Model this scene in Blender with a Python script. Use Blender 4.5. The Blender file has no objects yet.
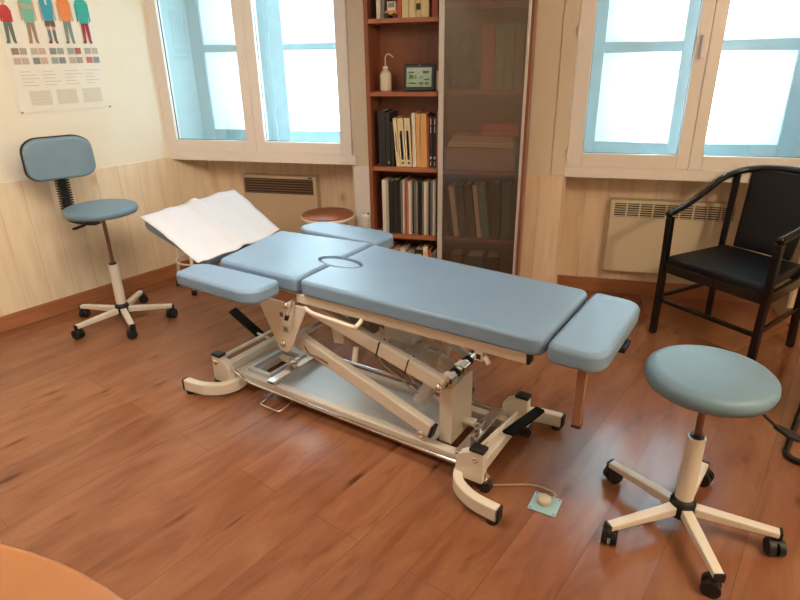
import bpy, bmesh, math, random
from mathutils import Vector, Matrix
from math import radians as R, sin, cos, pi
random.seed(7)
S = bpy.context.scene
COL = S.collection

# ------------------------------------------------------------------ camera
cd = bpy.data.cameras.new('camera'); cam = bpy.data.objects.new('camera', cd); COL.objects.link(cam)
cd.sensor_width = 36; cd.lens = 585/800*36; cd.clip_start = .05
cr = Vector((.9640, .2652, -.0165)); cf = Vector((-.2512, .8870, -.3876)).normalized()
cr = (cr - cr.dot(cf)*cf).normalized(); cu = cr.cross(cf)
cam.matrix_world = Matrix(((cr.x, cu.x, -cf.x, 0), (cr.y, cu.y, -cf.y, 0), (cr.z, cu.z, -cf.z, 1.55), (0, 0, 0, 1)))
S.camera = cam
S.view_settings.view_transform = 'Standard'; S.view_settings.look = 'None'
S.view_settings.gamma = 1; S.view_settings.use_curve_mapping = False
S.view_settings.exposure = 0.26

# ------------------------------------------------------------------ world and lights
w = bpy.data.worlds.new('sky'); S.world = w; w.use_nodes = True
w.node_tree.nodes['Background'].inputs[0].default_value = (.62, .90, 1.0, 1)
w.node_tree.nodes['Background'].inputs[1].default_value = 1.0

def light(kind, name, loc, energy, color, rot=(0, 0, 0), **kw):
    l = bpy.data.lights.new(name, kind); l.energy = energy; l.color = color
    for k, v in kw.items(): setattr(l, k, v)
    o = bpy.data.objects.new(name, l); COL.objects.link(o); o.location = loc; o.rotation_euler = rot
    return o
WARM = (1.0, .80, .55)
light('POINT', 'ceiling_lamp_light', (1.75, .95, 2.2), 66, WARM, shadow_soft_size=.12)
light('AREA', 'left_wall_fill_light', (-1.35, 1.3, 2.40), 62, (1, .88, .71), (0, R(38), 0), shape='RECTANGLE', size=1.3, size_y=1.3)  # unseen fill added overhead, tilted to brighten the left wall
# daylight outside the two windows
light('AREA', 'daylight_left_window', (-1.85, 4.30, 1.70), 95, (.84, .95, 1), (R(-90), 0, 0), shape='RECTANGLE', size=.30, size_y=1.5)
light('AREA', 'daylight_right_window', (.72, 4.22, 1.70), 105, (.84, .95, 1), (R(-90), 0, 0), shape='RECTANGLE', size=.30, size_y=1.5)

# ------------------------------------------------------------------ materials
def mat(name, col, rough=.5, metal=0, spec=.5, vary=0, vscale=8, bump=0, bscale=200, coat=0, vstretch=(1, 1, 1)):
    m = bpy.data.materials.new(name); m.use_nodes = True
    nt = m.node_tree; b = nt.nodes['Principled BSDF']
    b.inputs['Base Color'].default_value = (*col, 1); b.inputs['Roughness'].default_value = rough
    b.inputs['Metallic'].default_value = metal; b.inputs['Specular IOR Level'].default_value = spec
    b.inputs['Coat Weight'].default_value = coat
    tc = nt.nodes.new('ShaderNodeTexCoord')
    if vary or True:
        v = vary or .03
        mp = nt.nodes.new('ShaderNodeMapping'); mp.inputs['Scale'].default_value = vstretch
        nt.links.new(tc.outputs['Object'], mp.inputs[0])
        n = nt.nodes.new('ShaderNodeTexNoise'); n.inputs['Scale'].default_value = vscale; n.inputs['Detail'].default_value = 3
        nt.links.new(mp.outputs[0], n.inputs['Vector'])
        mx = nt.nodes.new('ShaderNodeMix'); mx.data_type = 'RGBA'
        mx.inputs[6].default_value = (*[c*(1-v) for c in col], 1); mx.inputs[7].default_value = (*[min(1, c*(1+v)) for c in col], 1)
        nt.links.new(n.outputs['Fac'], mx.inputs[0]); nt.links.new(mx.outputs[2], b.inputs['Base Color'])
    if bump:
        n2 = nt.nodes.new('ShaderNodeTexNoise'); n2.inputs['Scale'].default_value = bscale
        nt.links.new(tc.outputs['Object'], n2.inputs['Vector'])
        bp = nt.nodes.new('ShaderNodeBump'); bp.inputs['Strength'].default_value = bump; bp.inputs['Distance'].default_value = .002
        nt.links.new(n2.outputs['Fac'], bp.inputs['Height']); nt.links.new(bp.outputs[0], b.inputs['Normal'])
    return m

def math_node(nt, op, a, b=None, c=None):
    n = nt.nodes.new('ShaderNodeMath'); n.operation = op
    for i, x in enumerate((a, b, c)):
        if x is None: continue
        if isinstance(x, (int, float)): n.inputs[i].default_value = x
        else: nt.links.new(x, n.inputs[i])
    return n.outputs[0]

def ramp(nt, fac, stops):
    r = nt.nodes.new('ShaderNodeValToRGB'); e = r.color_ramp.elements
    while len(e) < len(stops): e.new(.5)
    for i, (p, c) in enumerate(stops): e[i].position = p; e[i].color = (*c, 1)
    nt.links.new(fac, r.inputs[0]); return r.outputs[0]

def mixc(nt, fac, a, b, mode='MIX'):
    n = nt.nodes.new('ShaderNodeMix'); n.data_type = 'RGBA'; n.blend_type = mode
    for s, x in ((0, fac), (6, a), (7, b)):
        if isinstance(x, (int, float)): n.inputs[s].default_value = x
        elif isinstance(x, tuple): n.inputs[s].default_value = (*x, 1)
        else: nt.links.new(x, n.inputs[s])
    return n.outputs[2]

def floor_material():
    m = bpy.data.materials.new('laminate_planks'); m.use_nodes = True; nt = m.node_tree; b = nt.nodes['Principled BSDF']
    tc = nt.nodes.new('ShaderNodeTexCoord')
    mp = nt.nodes.new('ShaderNodeMapping'); mp.vector_type = 'POINT'
    mp.inputs['Rotation'].default_value = (0, 0, -math.atan2(.927, .375)); nt.links.new(tc.outputs['Object'], mp.inputs[0])
    mp2 = nt.nodes.new('ShaderNodeMapping'); mp2.inputs['Location'].default_value = (.78, -.007-.2125*.0, 0)
    nt.links.new(mp.outputs[0], mp2.inputs[0])
    br = nt.nodes.new('ShaderNodeTexBrick'); br.offset = .37; br.offset_frequency = 2
    br.inputs['Scale'].default_value = 1; br.inputs['Brick Width'].default_value = 1.9; br.inputs['Row Height'].default_value = .2125
    br.inputs['Mortar Size'].default_value = .0016; br.inputs['Mortar Smooth'].default_value = .2; br.inputs['Bias'].default_value = 0
    br.inputs['Color1'].default_value = (0, 0, 0, 1); br.inputs['Color2'].default_value = (1, 1, 1, 1); br.inputs['Mortar'].default_value = (.5, .5, .5, 1)
    nt.links.new(mp2.outputs[0], br.inputs['Vector'])
    sep = nt.nodes.new('ShaderNodeSeparateXYZ'); nt.links.new(mp2.outputs[0], sep.inputs[0])
    row = math_node(nt, 'FLOOR', math_node(nt, 'DIVIDE', sep.outputs[1], .2125))
    comb = nt.nodes.new('ShaderNodeCombineXYZ')
    nt.links.new(math_node(nt, 'ADD', math_node(nt, 'MULTIPLY', sep.outputs[0], 1.1), math_node(nt, 'MULTIPLY', row, 7.31)), comb.inputs[0])
    nt.links.new(math_node(nt, 'MULTIPLY', sep.outputs[1], 4.5), comb.inputs[1]); nt.links.new(row, comb.inputs[2])
    g = nt.nodes.new('ShaderNodeTexNoise'); g.inputs['Scale'].default_value = 2.2; g.inputs['Detail'].default_value = 6; g.inputs['Roughness'].default_value = .6
    g.inputs['Distortion'].default_value = .6; nt.links.new(comb.outputs[0], g.inputs['Vector'])
    base = ramp(nt, g.outputs['Fac'], [(.25, (.20, .066, .031)), (.43, (.280, .107, .052)), (.60, (.335, .142, .070)), (.8, (.40, .185, .095))])
    # knots: dark elongated flecks
    cb2 = nt.nodes.new('ShaderNodeCombineXYZ')
    nt.links.new(math_node(nt, 'ADD', math_node(nt, 'MULTIPLY', sep.outputs[0], 1.0), math_node(nt, 'MULTIPLY', row, 3.7)), cb2.inputs[0])
    nt.links.new(math_node(nt, 'MULTIPLY', sep.outputs[1], 3.2), cb2.inputs[1])
    vo = nt.nodes.new('ShaderNodeTexVoronoi'); vo.inputs['Scale'].default_value = 3.1; nt.links.new(cb2.outputs[0], vo.inputs['Vector'])
    kn = ramp(nt, math_node(nt, 'ADD', vo.outputs['Distance'], math_node(nt, 'MULTIPLY', math_node(nt, 'SUBTRACT', g.outputs['Fac'], .5), .5)), [(.03, (.34, .27, .25)), (.10, (.72, .66, .62)), (.20, (1, 1, 1))])
    c = mixc(nt, .85, base, kn, 'MULTIPLY')
    tone = nt.nodes.new('ShaderNodeTexWhiteNoise'); tone.noise_dimensions = '1D'
    nt.links.new(math_node(nt, 'MULTIPLY', br.outputs['Color'], 91.7), tone.inputs['W'])
    tv = ramp(nt, br.outputs['Color'], [(0, (.86, .84, .82)), (1, (1.0, 1.0, 1.0))])
    c = mixc(nt, 1, c, tv, 'MULTIPLY')
    c = mixc(nt, math_node(nt, 'MULTIPLY', br.outputs['Fac'], .7), c, (.14, .06, .03))
    nt.links.new(c, b.inputs['Base Color']); b.inputs['Roughness'].default_value = .24
    b.inputs['Specular IOR Level'].default_value = .55
    bp = nt.nodes.new('ShaderNodeBump'); bp.inputs['Strength'].default_value = .3; bp.inputs['Distance'].default_value = .001
    nt.links.new(math_node(nt, 'SUBTRACT', 1, br.outputs['Fac']), bp.inputs['Height']); nt.links.new(bp.outputs[0], b.inputs['Normal'])
    return m

def board_material(name, c1, c2, width=.145, off=0.0):
    m = bpy.data.materials.new(name); m.use_nodes = True; nt = m.node_tree; b = nt.nodes['Principled BSDF']
    tc = nt.nodes.new('ShaderNodeTexCoord'); sep = nt.nodes.new('ShaderNodeSeparateXYZ'); nt.links.new(tc.outputs['Object'], sep.inputs[0])
    xs = math_node(nt, 'DIVIDE', math_node(nt, 'ADD', sep.outputs[0], 50*width+off), width)
    row = math_node(nt, 'FLOOR', xs); fr = math_node(nt, 'FRACT', xs)
    comb = nt.nodes.new('ShaderNodeCombineXYZ')
    nt.links.new(math_node(nt, 'MULTIPLY', sep.outputs[0], 12), comb.inputs[0])
    nt.links.new(math_node(nt, 'MULTIPLY', row, 5.3), comb.inputs[1])
    nt.links.new(math_node(nt, 'MULTIPLY', sep.outputs[2], 1.6), comb.inputs[2])
    g = nt.nodes.new('ShaderNodeTexNoise'); g.inputs['Scale'].default_value = 1.6; g.inputs['Detail'].default_value = 5; nt.links.new(comb.outputs[0], g.inputs['Vector'])
    c = ramp(nt, g.outputs['Fac'], [(.3, c2), (.65, c1)])
    cb = nt.nodes.new('ShaderNodeCombineXYZ')
    nt.links.new(sep.outputs[0], cb.inputs[0]); nt.links.new(math_node(nt, 'MULTIPLY', row, 2.7), cb.inputs[1]); nt.links.new(math_node(nt, 'MULTIPLY', sep.outputs[2], .8), cb.inputs[2])
    vo = nt.nodes.new('ShaderNodeTexVoronoi'); vo.inputs['Scale'].default_value = 3.2; nt.links.new(cb.outputs[0], vo.inputs['Vector'])
    kn = ramp(nt, vo.outputs['Distance'], [(.03, (.45, .28, .16)), (.06, (.8, .68, .55)), (.16, (1, 1, 1))])
    c = mixc(nt, .8, c, kn, 'MULTIPLY')
    gap = math_node(nt, 'GREATER_THAN', math_node(nt, 'ABSOLUTE', math_node(nt, 'SUBTRACT', fr, .5)), .486)
    c = mixc(nt, math_node(nt, 'MULTIPLY', gap, .35), c, (.38, .26, .16))
    nt.links.new(c, b.inputs['Base Color']); b.inputs['Roughness'].default_value = .55
    bp = nt.nodes.new('ShaderNodeBump'); bp.inputs['Strength'].default_value = .6; bp.inputs['Distance'].default_value = .003
    nt.links.new(math_node(nt, 'SUBTRACT', 1, gap), bp.inputs['Height']); nt.links.new(bp.outputs[0], b.inputs['Normal'])
    return m

def wood(name, c1, c2, rough=.4, scale=(1, 1, 12), coat=0):
    m = bpy.data.materials.new(name); m.use_nodes = True; nt = m.node_tree; b = nt.nodes['Principled BSDF']
    tc = nt.nodes.new('ShaderNodeTexCoord'); mp = nt.nodes.new('ShaderNodeMapping'); mp.inputs['Scale'].default_value = scale
    nt.links.new(tc.outputs['Object'], mp.inputs[0])
    g = nt.nodes.new('ShaderNodeTexNoise'); g.inputs['Scale'].default_value = 3; g.inputs['Detail'].default_value = 5; nt.links.new(mp.outputs[0], g.inputs['Vector'])
    nt.links.new(ramp(nt, g.outputs['Fac'], [(.3, c1), (.7, c2)]), b.inputs['Base Color'])
    b.inputs['Roughness'].default_value = rough; b.inputs['Coat Weight'].default_value = coat
    return m

def mix_shader(name, parts):
    """parts: list of (weight, type, color, rough)"""
    m = bpy.data.materials.new(name); m.use_nodes = True; nt = m.node_tree
    nt.nodes.remove(nt.nodes['Principled BSDF']); out = nt.nodes['Material Output']
    acc = None; tot = 0
    for wgt, typ, col, rough in parts:
        s = nt.nodes.new(typ); s.inputs['Color'].default_value = (*col, 1)
        if 'Roughness' in s.inputs: s.inputs['Roughness'].default_value = rough
        tot += wgt
        if acc is None: acc = s.outputs[0]
        else:
            mx = nt.nodes.new('ShaderNodeMixShader'); mx.inputs[0].default_value = wgt/tot
            nt.links.new(acc, mx.inputs[1]); nt.links.new(s.outputs[0], mx.inputs[2]); acc = mx.outputs[0]
    nt.links.new(acc, out.inputs['Surface']); return m

M = dict(
 floor=floor_material(),
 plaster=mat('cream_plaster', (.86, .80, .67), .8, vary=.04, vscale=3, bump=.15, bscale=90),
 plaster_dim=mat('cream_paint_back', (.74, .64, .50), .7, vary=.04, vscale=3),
 ceiling=mat('ceiling_white', (.78, .74, .68), .9),
 boards=board_material('limed_pine_boards', (.88, .75, .56), (.78, .63, .44), .150, .02),
 boards_back=board_material('limed_pine_boards_niche', (.86, .68, .50), (.74, .55, .39), .146, .0),
 skirting=wood('skirting_wood', (.33, .12, .05), (.45, .19, .085), .35, (1, 1, 20)),
 pvc=mat('white_pvc', (.88, .82, .78), .35),
 daylit_frame=mat('daylight_tinted_frame', (.42, .56, .62), .5, vary=.08, vscale=12),  # blue cast of daylight on the outer frames, put into their colour
 reveal=mat('pale_reveal_paint', (.50, .62, .66), .6, vary=.05, vscale=5),
 gasket=mat('dark_gasket', (.04, .05, .06), .6),
 vinyl=mat('blue_vinyl', (.215, .335, .50), .42, vary=.07, vscale=6, bump=.25, bscale=500),
 vinyl_old=mat('worn_blue_vinyl', (.17, .285, .39), .45, vary=.20, vscale=5, bump=.25, bscale=500),
 enamel=mat('cream_enamel', (.78, .71, .62), .32, vary=.03),
 enamel_w=mat('white_enamel', (.74, .76, .78), .30, vary=.03),
 chrome=mat('chrome', (.80, .78, .75), .12, metal=1),
 black=mat('black_plastic', (.010, .010, .012), .5),
 blacklacquer=mat('black_lacquer', (.005, .004, .005), .22, coat=.15),
 blackvinyl=mat('black_leatherette', (.006, .007, .011), .36, spec=.35, bump=.3, bscale=350),
 rubber=mat('black_rubber', (.008, .008, .008), .85, spec=.15),
 steel=mat('brown_steel_post', (.28, .17, .12), .3, metal=.8),
 paper=mat('tissue_paper', (.60, .63, .72), .9, vary=.02),
 cherry=wood('cherry_wood', (.19, .055, .026), (.29, .095, .043), .35, (3, 3, .6)),
 cherry_edge=wood('cherry_edge', (.30, .10, .045), (.38, .135, .06), .35, (.6, 3, 3)),
 alu=mat('brushed_aluminium', (.60, .54, .50), .35, metal=.35),
 tan=mat('tan_heater_enamel', (.56, .42, .29), .45),
 heater=mat('cream_heater_enamel', (.70, .60, .44), .45),
 bronze=mat('bronze_grille', (.22, .12, .07), .4, metal=.3),
 slot=mat('slot_dark', (.03, .028, .025), .7),
 desk=wood('orange_beech', (.27, .075, .02), (.33, .10, .03), .3, (2, 14, 2)),
 desk_edge=wood('beech_edge', (.38, .15, .055), (.43, .18, .065), .3, (3, 3, 3)),
 barwood=wood('brown_bar', (.26, .12, .07), (.34, .17, .10), .4, (3, 3, .5)),
 glass=mix_shader('clear_glass', [(.93, 'ShaderNodeBsdfTransparent', (.93, .98, .99), 0), (.07, 'ShaderNodeBsdfGlossy', (1, 1, 1), .02)]),
 frosted=mix_shader('frosted_glass', [(.9, 'ShaderNodeBsdfTranslucent', (.92, .97, .98), 0), (.1, 'ShaderNodeBsdfGlossy', (.9, .95, 1), .3)]),
 smoky=mix_shader('smoky_glass', [(.60, 'ShaderNodeBsdfTransparent', (.80, .72, .66), 0), (.04, 'ShaderNodeBsdfDiffuse', (.34, .26, .20), 0), (.09, 'ShaderNodeBsdfGlossy', (.8, .8, .8), .22)]),
 bottle=mat('milky_plastic', (.66, .56, .45), .4),
 screen=mat('lcd_screen', (.20, .30, .19), .25, vary=.25, vscale=60),
)
def flat(name, c, r=.6):
    if name not in M: M[name] = mat(name, c, r)
    return M[name]

# ------------------------------------------------------------------ geometry helpers
def cut(o, cutter, bevel=.010):
    q = o.modifiers.new('cut', 'BOOLEAN'); q.object = cutter; q.operation = 'DIFFERENCE'; q.solver = 'EXACT'
    for md in [x for x in o.modifiers if x.type == 'WEIGHTED_NORMAL']: o.modifiers.remove(md)
    bpy.context.view_layer.update()
    me = bpy.data.meshes.new_from_object(o.evaluated_get(bpy.context.evaluated_depsgraph_get()))
    o.modifiers.clear(); o.data = me
    b = o.modifiers.new('bevel', 'BEVEL'); b.width = bevel; b.segments = 3; b.limit_method = 'ANGLE'; b.angle_limit = R(60)
    q = o.modifiers.new('weighted', 'WEIGHTED_NORMAL'); q.weight = 90
class MB:
    def __init__(s): s.bm = bmesh.new(); s.mats = []; s.wn = False
    def mi(s, m):
        if m not in s.mats: s.mats.append(m)
        return s.mats.index(m)
    def poly(s, vs, faces, m, T=None, smooth=False):
        v = [s.bm.verts.new((T @ Vector(p)) if T else p) for p in vs]; i = s.mi(m)
        for f in faces:
            try:
                ff = s.bm.faces.new([v[k] for k in f]); ff.material_index = i; ff.smooth = smooth
            except ValueError: pass
        return s
    def box(s, a, b, m, T=None):
        x0, y0, z0 = a; x1, y1, z1 = b
        vs = [(x0, y0, z0), (x1, y0, z0), (x1, y1, z0), (x0, y1, z0), (x0, y0, z1), (x1, y0, z1), (x1, y1, z1), (x0, y1, z1)]
        return s.poly(vs, [(0, 3, 2, 1), (4, 5, 6, 7), (0, 1, 5, 4), (1, 2, 6, 5), (2, 3, 7, 6), (3, 0, 4, 7)], m, T)
    def prism(s, pts, z0, z1, m, T=None):
        n = len(pts); vs = [(x, y, z0) for x, y in pts] + [(x, y, z1) for x, y in pts]
        return s.poly(vs, [tuple(range(n))[::-1], tuple(range(n, 2*n))] + [(i, (i+1) % n, n+(i+1) % n, n+i) for i in range(n)], m, T)
    def cushion(s, pts, z0, z1, r, m, T=None, k=4):
        """outline polygon with rolled top and bottom edges (inset rings)"""
        n = len(pts)
        P = [Vector((x, y)) for x, y in pts]
        nor = []
        for i in range(n):
            d1 = (P[i]-P[i-1]).normalized(); d2 = (P[(i+1) % n]-P[i]).normalized()
            n1 = Vector((-d1.y, d1.x)); n2 = Vector((-d2.y, d2.x)); b = (n1+n2)
            b = b.normalized(); c = max(.35, b.dot(n1)); nor.append(b/c)
        rings = []
        for j in range(k+1):
            a = pi/2*j/k; rings.append((r*(1-sin(a)), z0+r*(1-cos(a)) if True else 0))
        rings = [(r*(1-sin(pi/2*j/k)), z0+r*(1-cos(pi/2*j/k))) for j in range(k+1)]
        top = [(q, z1-(z-z0)) for q, z in rings[::-1]]
        rings = rings+top
        vs = []
        for q, z in rings:
            for i in range(n): vs.append((P[i].x+nor[i].x*q, P[i].y+nor[i].y*q, z))
        fs = [tuple(range(n))[::-1]]
        for j in range(len(rings)-1):
            for i in range(n): fs.append((j*n+i, j*n+(i+1) % n, (j+1)*n+(i+1) % n, (j+1)*n+i))
        fs.append(tuple(range((len(rings)-1)*n, len(rings)*n)))
        s.wn = True
        return s.poly(vs, fs, m, T, True)
    def lathe(s, prof, m, T=None, seg=32, smooth=True):
        vs = []; n = len(prof)
        for i in range(seg):
            a = 2*pi*i/seg
            for r, z in prof: vs.append((max(r, 1e-5)*cos(a), max(r, 1e-5)*sin(a), z))
        fs = []
        for i in range(seg):
            for j in range(n-1):
                a = i*n+j; b = ((i+1) % seg)*n+j; fs.append((a, b, b+1, a+1))
        fs.append(tuple(i*n for i in range(seg))[::-1]); fs.append(tuple(i*n+n-1 for i in range(seg)))
        return s.poly(vs, fs, m, T, smooth)
    def cyl(s, a, b, r, m, seg=16, r2=None):
        a = Vector(a); b = Vector(b); d = b-a; q = d.to_track_quat('Z', 'Y').to_matrix().to_4x4()
        T = Matrix.Translation(a) @ q; L = d.length; r2 = r if r2 is None else r2
        vs = [(r*cos(2*pi*i/seg), r*sin(2*pi*i/seg), 0) for i in range(seg)]+[(r2*cos(2*pi*i/seg), r2*sin(2*pi*i/seg), L) for i in range(seg)]
        s.poly(vs, [tuple(range(seg))[::-1], tuple(range(seg, 2*seg))], m, T)
        return s.poly(vs, [(i, (i+1) % seg, seg+(i+1) % seg, seg+i) for i in range(seg)], m, T, True)
    def tube(s, path, r, m, seg=10, closed=False, sec=None, smooth=True):
        """sweep; r number or list; sec = (w,h) gives rectangular section"""
        P = [Vector(p) for p in path]; n = len(P); vs = []
        up = Vector((0, 0, 1)); prev = None
        for i in range(n):
            if closed: d = P[(i+1) % n]-P[i-1]
            else: d = P[min(i+1, n-1)]-P[max(i-1, 0)]
            d.normalize()
            ref = up if abs(d.dot(up)) < .95 or sec else Vector((1, 0, 0))
            if prev is not None: sd = (prev-prev.dot(d)*d)
            else: sd = d.cross(ref)
            if sd.length < 1e-4: sd = d.cross(Vector((0, 1, 0)))
            sd.normalize(); prev = sd; nn = sd.cross(d)
            rr = r[i] if isinstance(r, (list, tuple)) else r
            if sec:
                ww, hh = sec
                sc = 1
                if 0 < i < n-1:
                    a1 = (P[i]-P[i-1]).normalized(); sc = 1/max(.6, a1.dot(d))
                for x, y in ((-ww/2, -hh/2), (ww/2, -hh/2), (ww/2, hh/2), (-ww/2, hh/2)): vs.append(P[i]+sd*x*sc+nn*y)
            else:
                for k in range(seg): vs.append(P[i]+sd*rr*cos(2*pi*k/seg)+nn*rr*sin(2*pi*k/seg))
        q = 4 if sec else seg; fs = []
        for i in range(n if closed else n-1):
            for k in range(q): fs.append((i*q+k, i*q+(k+1) % q, ((i+1) % n)*q+(k+1) % q, ((i+1) % n)*q+k))
        if not closed: fs += [tuple(range(q))[::-1], tuple(range((n-1)*q, n*q))]
        return s.poly(vs, fs, m, None, (not sec) and smooth)
    def build(s, name, parent=None, bevel=0, seg=2, T=None, subsurf=0):
        bmesh.ops.recalc_face_normals(s.bm, faces=s.bm.faces)
        me = bpy.data.meshes.new(name); s.bm.to_mesh(me); s.bm.free()
        for m in s.mats: me.materials.append(m)
        o = bpy.data.objects.new(name, me); COL.objects.link(o)
        if parent: o.parent = parent
        if T is not None: o.matrix_local = T
        if bevel:
            b = o.modifiers.new('bevel', 'BEVEL'); b.width = bevel; b.segments = seg; b.limit_method = 'ANGLE'; b.angle_limit = R(40)
            b.harden_normals = False
        if s.wn:
            q = o.modifiers.new('weighted', 'WEIGHTED_NORMAL'); q.weight = 90; q.keep_sharp = False
        if subsurf:
            b = o.modifiers.new('sub', 'SUBSURF'); b.levels = subsurf; b.render_levels = subsurf
        return o

def thing(name, label, cat, loc=(0, 0, 0), rz=0, group=None):
    o = bpy.data.objects.new(name, None); COL.objects.link(o); o.empty_display_size = .1
    o.location = loc; o.rotation_euler = (0, 0, rz); o['label'] = label; o['category'] = cat
    if group: o['group'] = group
    return o
def tag(o, label, cat, group=None, loc=None, rz=None):
    o['label'] = label; o['category'] = cat
    if group: o['group'] = group
    if loc is not None: o.location = loc
    if rz is not None: o.rotation_euler = (0, 0, rz)
    return o
def struct(o): o['kind'] = 'structure'; return o
def arc(cx, cy, r, a0, a1, n, z=None):
    pts = [(cx+r*cos(R(a0+(a1-a0)*i/n)), cy+r*sin(R(a0+(a1-a0)*i/n))) for i in range(n+1)]
    return pts if z is None else [(x, y, z) for x, y in pts]
def rrect(x0, y0, x1, y1, r, n=6):
    return arc(x1-r, y0+r, r, -90, 0, n)+arc(x1-r, y1-r, r, 0, 90, n)+arc(x0+r, y1-r, r, 90, 180, n)+arc(x0+r, y0+r, r, 180, 270, n)
def rounded(pts, rad, n=5):
    out = []; N = len(pts)
    for i in range(N):
        r = rad[i] if isinstance(rad, (list, tuple)) else rad
        p = Vector(pts[i]); a = Vector(pts[i-1]); b = Vector(pts[(i+1) % N])
        u1 = (a-p); u2 = (b-p); l = min(r, u1.length*.49, u2.length*.49)
        if r <= 0: out.append(tuple(p)); continue
        s0 = p+u1.normalized()*l; s1 = p+u2.normalized()*l
        for k in range(n+1):
            t = k/n; q = s0*(1-t)**2+p*2*t*(1-t)+s1*t*t; out.append(tuple(q))
    return out
def smooth_path(pts, n=6):
    P = [Vector(p) for p in pts]; P = [P[0]*2-P[1]]+P+[P[-1]*2-P[-2]]; out = []
    for i in range(1, len(P)-2):
        for k in range(n):
            t = k/n; a, b, c, d = P[i-1], P[i], P[i+1], P[i+2]
            out.append(.5*((2*b)+(c-a)*t+(2*a-5*b+4*c-d)*t*t+(3*b-a-3*c+d)*t**3))
    out.append(P[-2]); return out

# ------------------------------------------------------------------ room shell
YB = 3.75; YN = 4.03; ZC = 2.5
struct(MB().box((-5.2, -1.6, -.06), (2.5, 4.3, 0), M['floor']).build('floor'))
struct(MB().box((-5.2, -1.7, ZC), (2.5, 4.3, ZC+.1), M['ceiling']).build('ceiling'))
struct(MB().box((-5.2, -1.75, 0), (2.5, -1.6, ZC), M['plaster']).build('wall_front'))
struct(MB().box((2.35, -1.6, 0), (2.5, 4.3, ZC), M['plaster']).build('wall_right'))
# left wall: local x runs from the far corner towards the camera, local +y is out of the room
LW = Matrix(((-.375, -.927, 0, -2.775), (-.927, .375, 0, 3.75), (0, 0, 1, 0), (0, 0, 0, 1)))
struct(MB().box((-.055, 0, .885), (5.85, .2, ZC), M['plaster']).build('wall_left', T=LW))
struct(MB().box((-.47, -.006, 0), (5.85, .2, .885), M['boards']).build('trim_1', T=LW, bevel=.003))
struct(MB().box((-.30, -.022, 0), (5.80, -.0065, .10), M['skirting']).build('baseboard_left', T=LW, bevel=.004))
# back wall in masonry pieces round the two window openings
b = MB()
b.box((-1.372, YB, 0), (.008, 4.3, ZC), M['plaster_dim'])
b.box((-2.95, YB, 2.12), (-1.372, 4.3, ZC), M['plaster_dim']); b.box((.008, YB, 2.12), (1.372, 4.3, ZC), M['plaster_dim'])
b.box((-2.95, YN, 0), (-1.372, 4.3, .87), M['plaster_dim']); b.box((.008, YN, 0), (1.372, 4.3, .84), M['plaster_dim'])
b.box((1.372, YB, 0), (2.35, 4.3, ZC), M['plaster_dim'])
b.prism([(-3.3, 3.80), (-2.80, 3.80), (-2.735, 4.10), (-2.735, 4.3), (-3.3, 4.3)], .86, ZC, M['reveal'])
struct(b.build('wall_back'))
b = MB()
b.box((-1.366, YB-.012, 0), (-1.15, YB, .86), M['pvc'])
b.box((-.235, YB-.012, 0), (.002, YB-.0002, .838), M['boards_back'])
b.box((1.38, YB-.012, 0), (2.35, YB-.0002, .838), M['boards_back'])
struct(b.build('trim_2', bevel=.003))
b = MB()
b.box((-2.66, YN-.012, 0), (-1.373, YN-.0002, .868), M['boards_back'])
b.box((.009, YN-.012, 0), (1.371, YN-.0002, .838), M['boards_back'])
b.box((.009, YB, 0), (.016, YN-.012, .838), M['boards_back']); b.box((-1.379, YB, 0), (-1.373, YN-.012, .868), M['boards_back'])
struct(b.build('trim_3'))
b = MB(); b.box((-2.64, YN-.028, 0), (-1.38, YN-.0125, .10), M['skirting']); b.box((.017, YN-.028, 0), (1.37, YN-.0125, .10), M['skirting'])
b.box((.017, YB, 0), (.030, YN-.028, .10), M['skirting']); b.box((-.235, YB-.026, 0), (.018, YB-.0125, .10), M['skirting'])
b.box((1.37, YB-.026, 0), (2.35, YB-.0125, .10), M['skirting'])
struct(b.build('baseboard_back', bevel=.003))
# window surround boards
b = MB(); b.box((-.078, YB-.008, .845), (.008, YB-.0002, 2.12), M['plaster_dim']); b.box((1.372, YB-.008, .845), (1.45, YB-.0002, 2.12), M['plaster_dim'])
struct(b.build('trim_4', bevel=.002))

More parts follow.
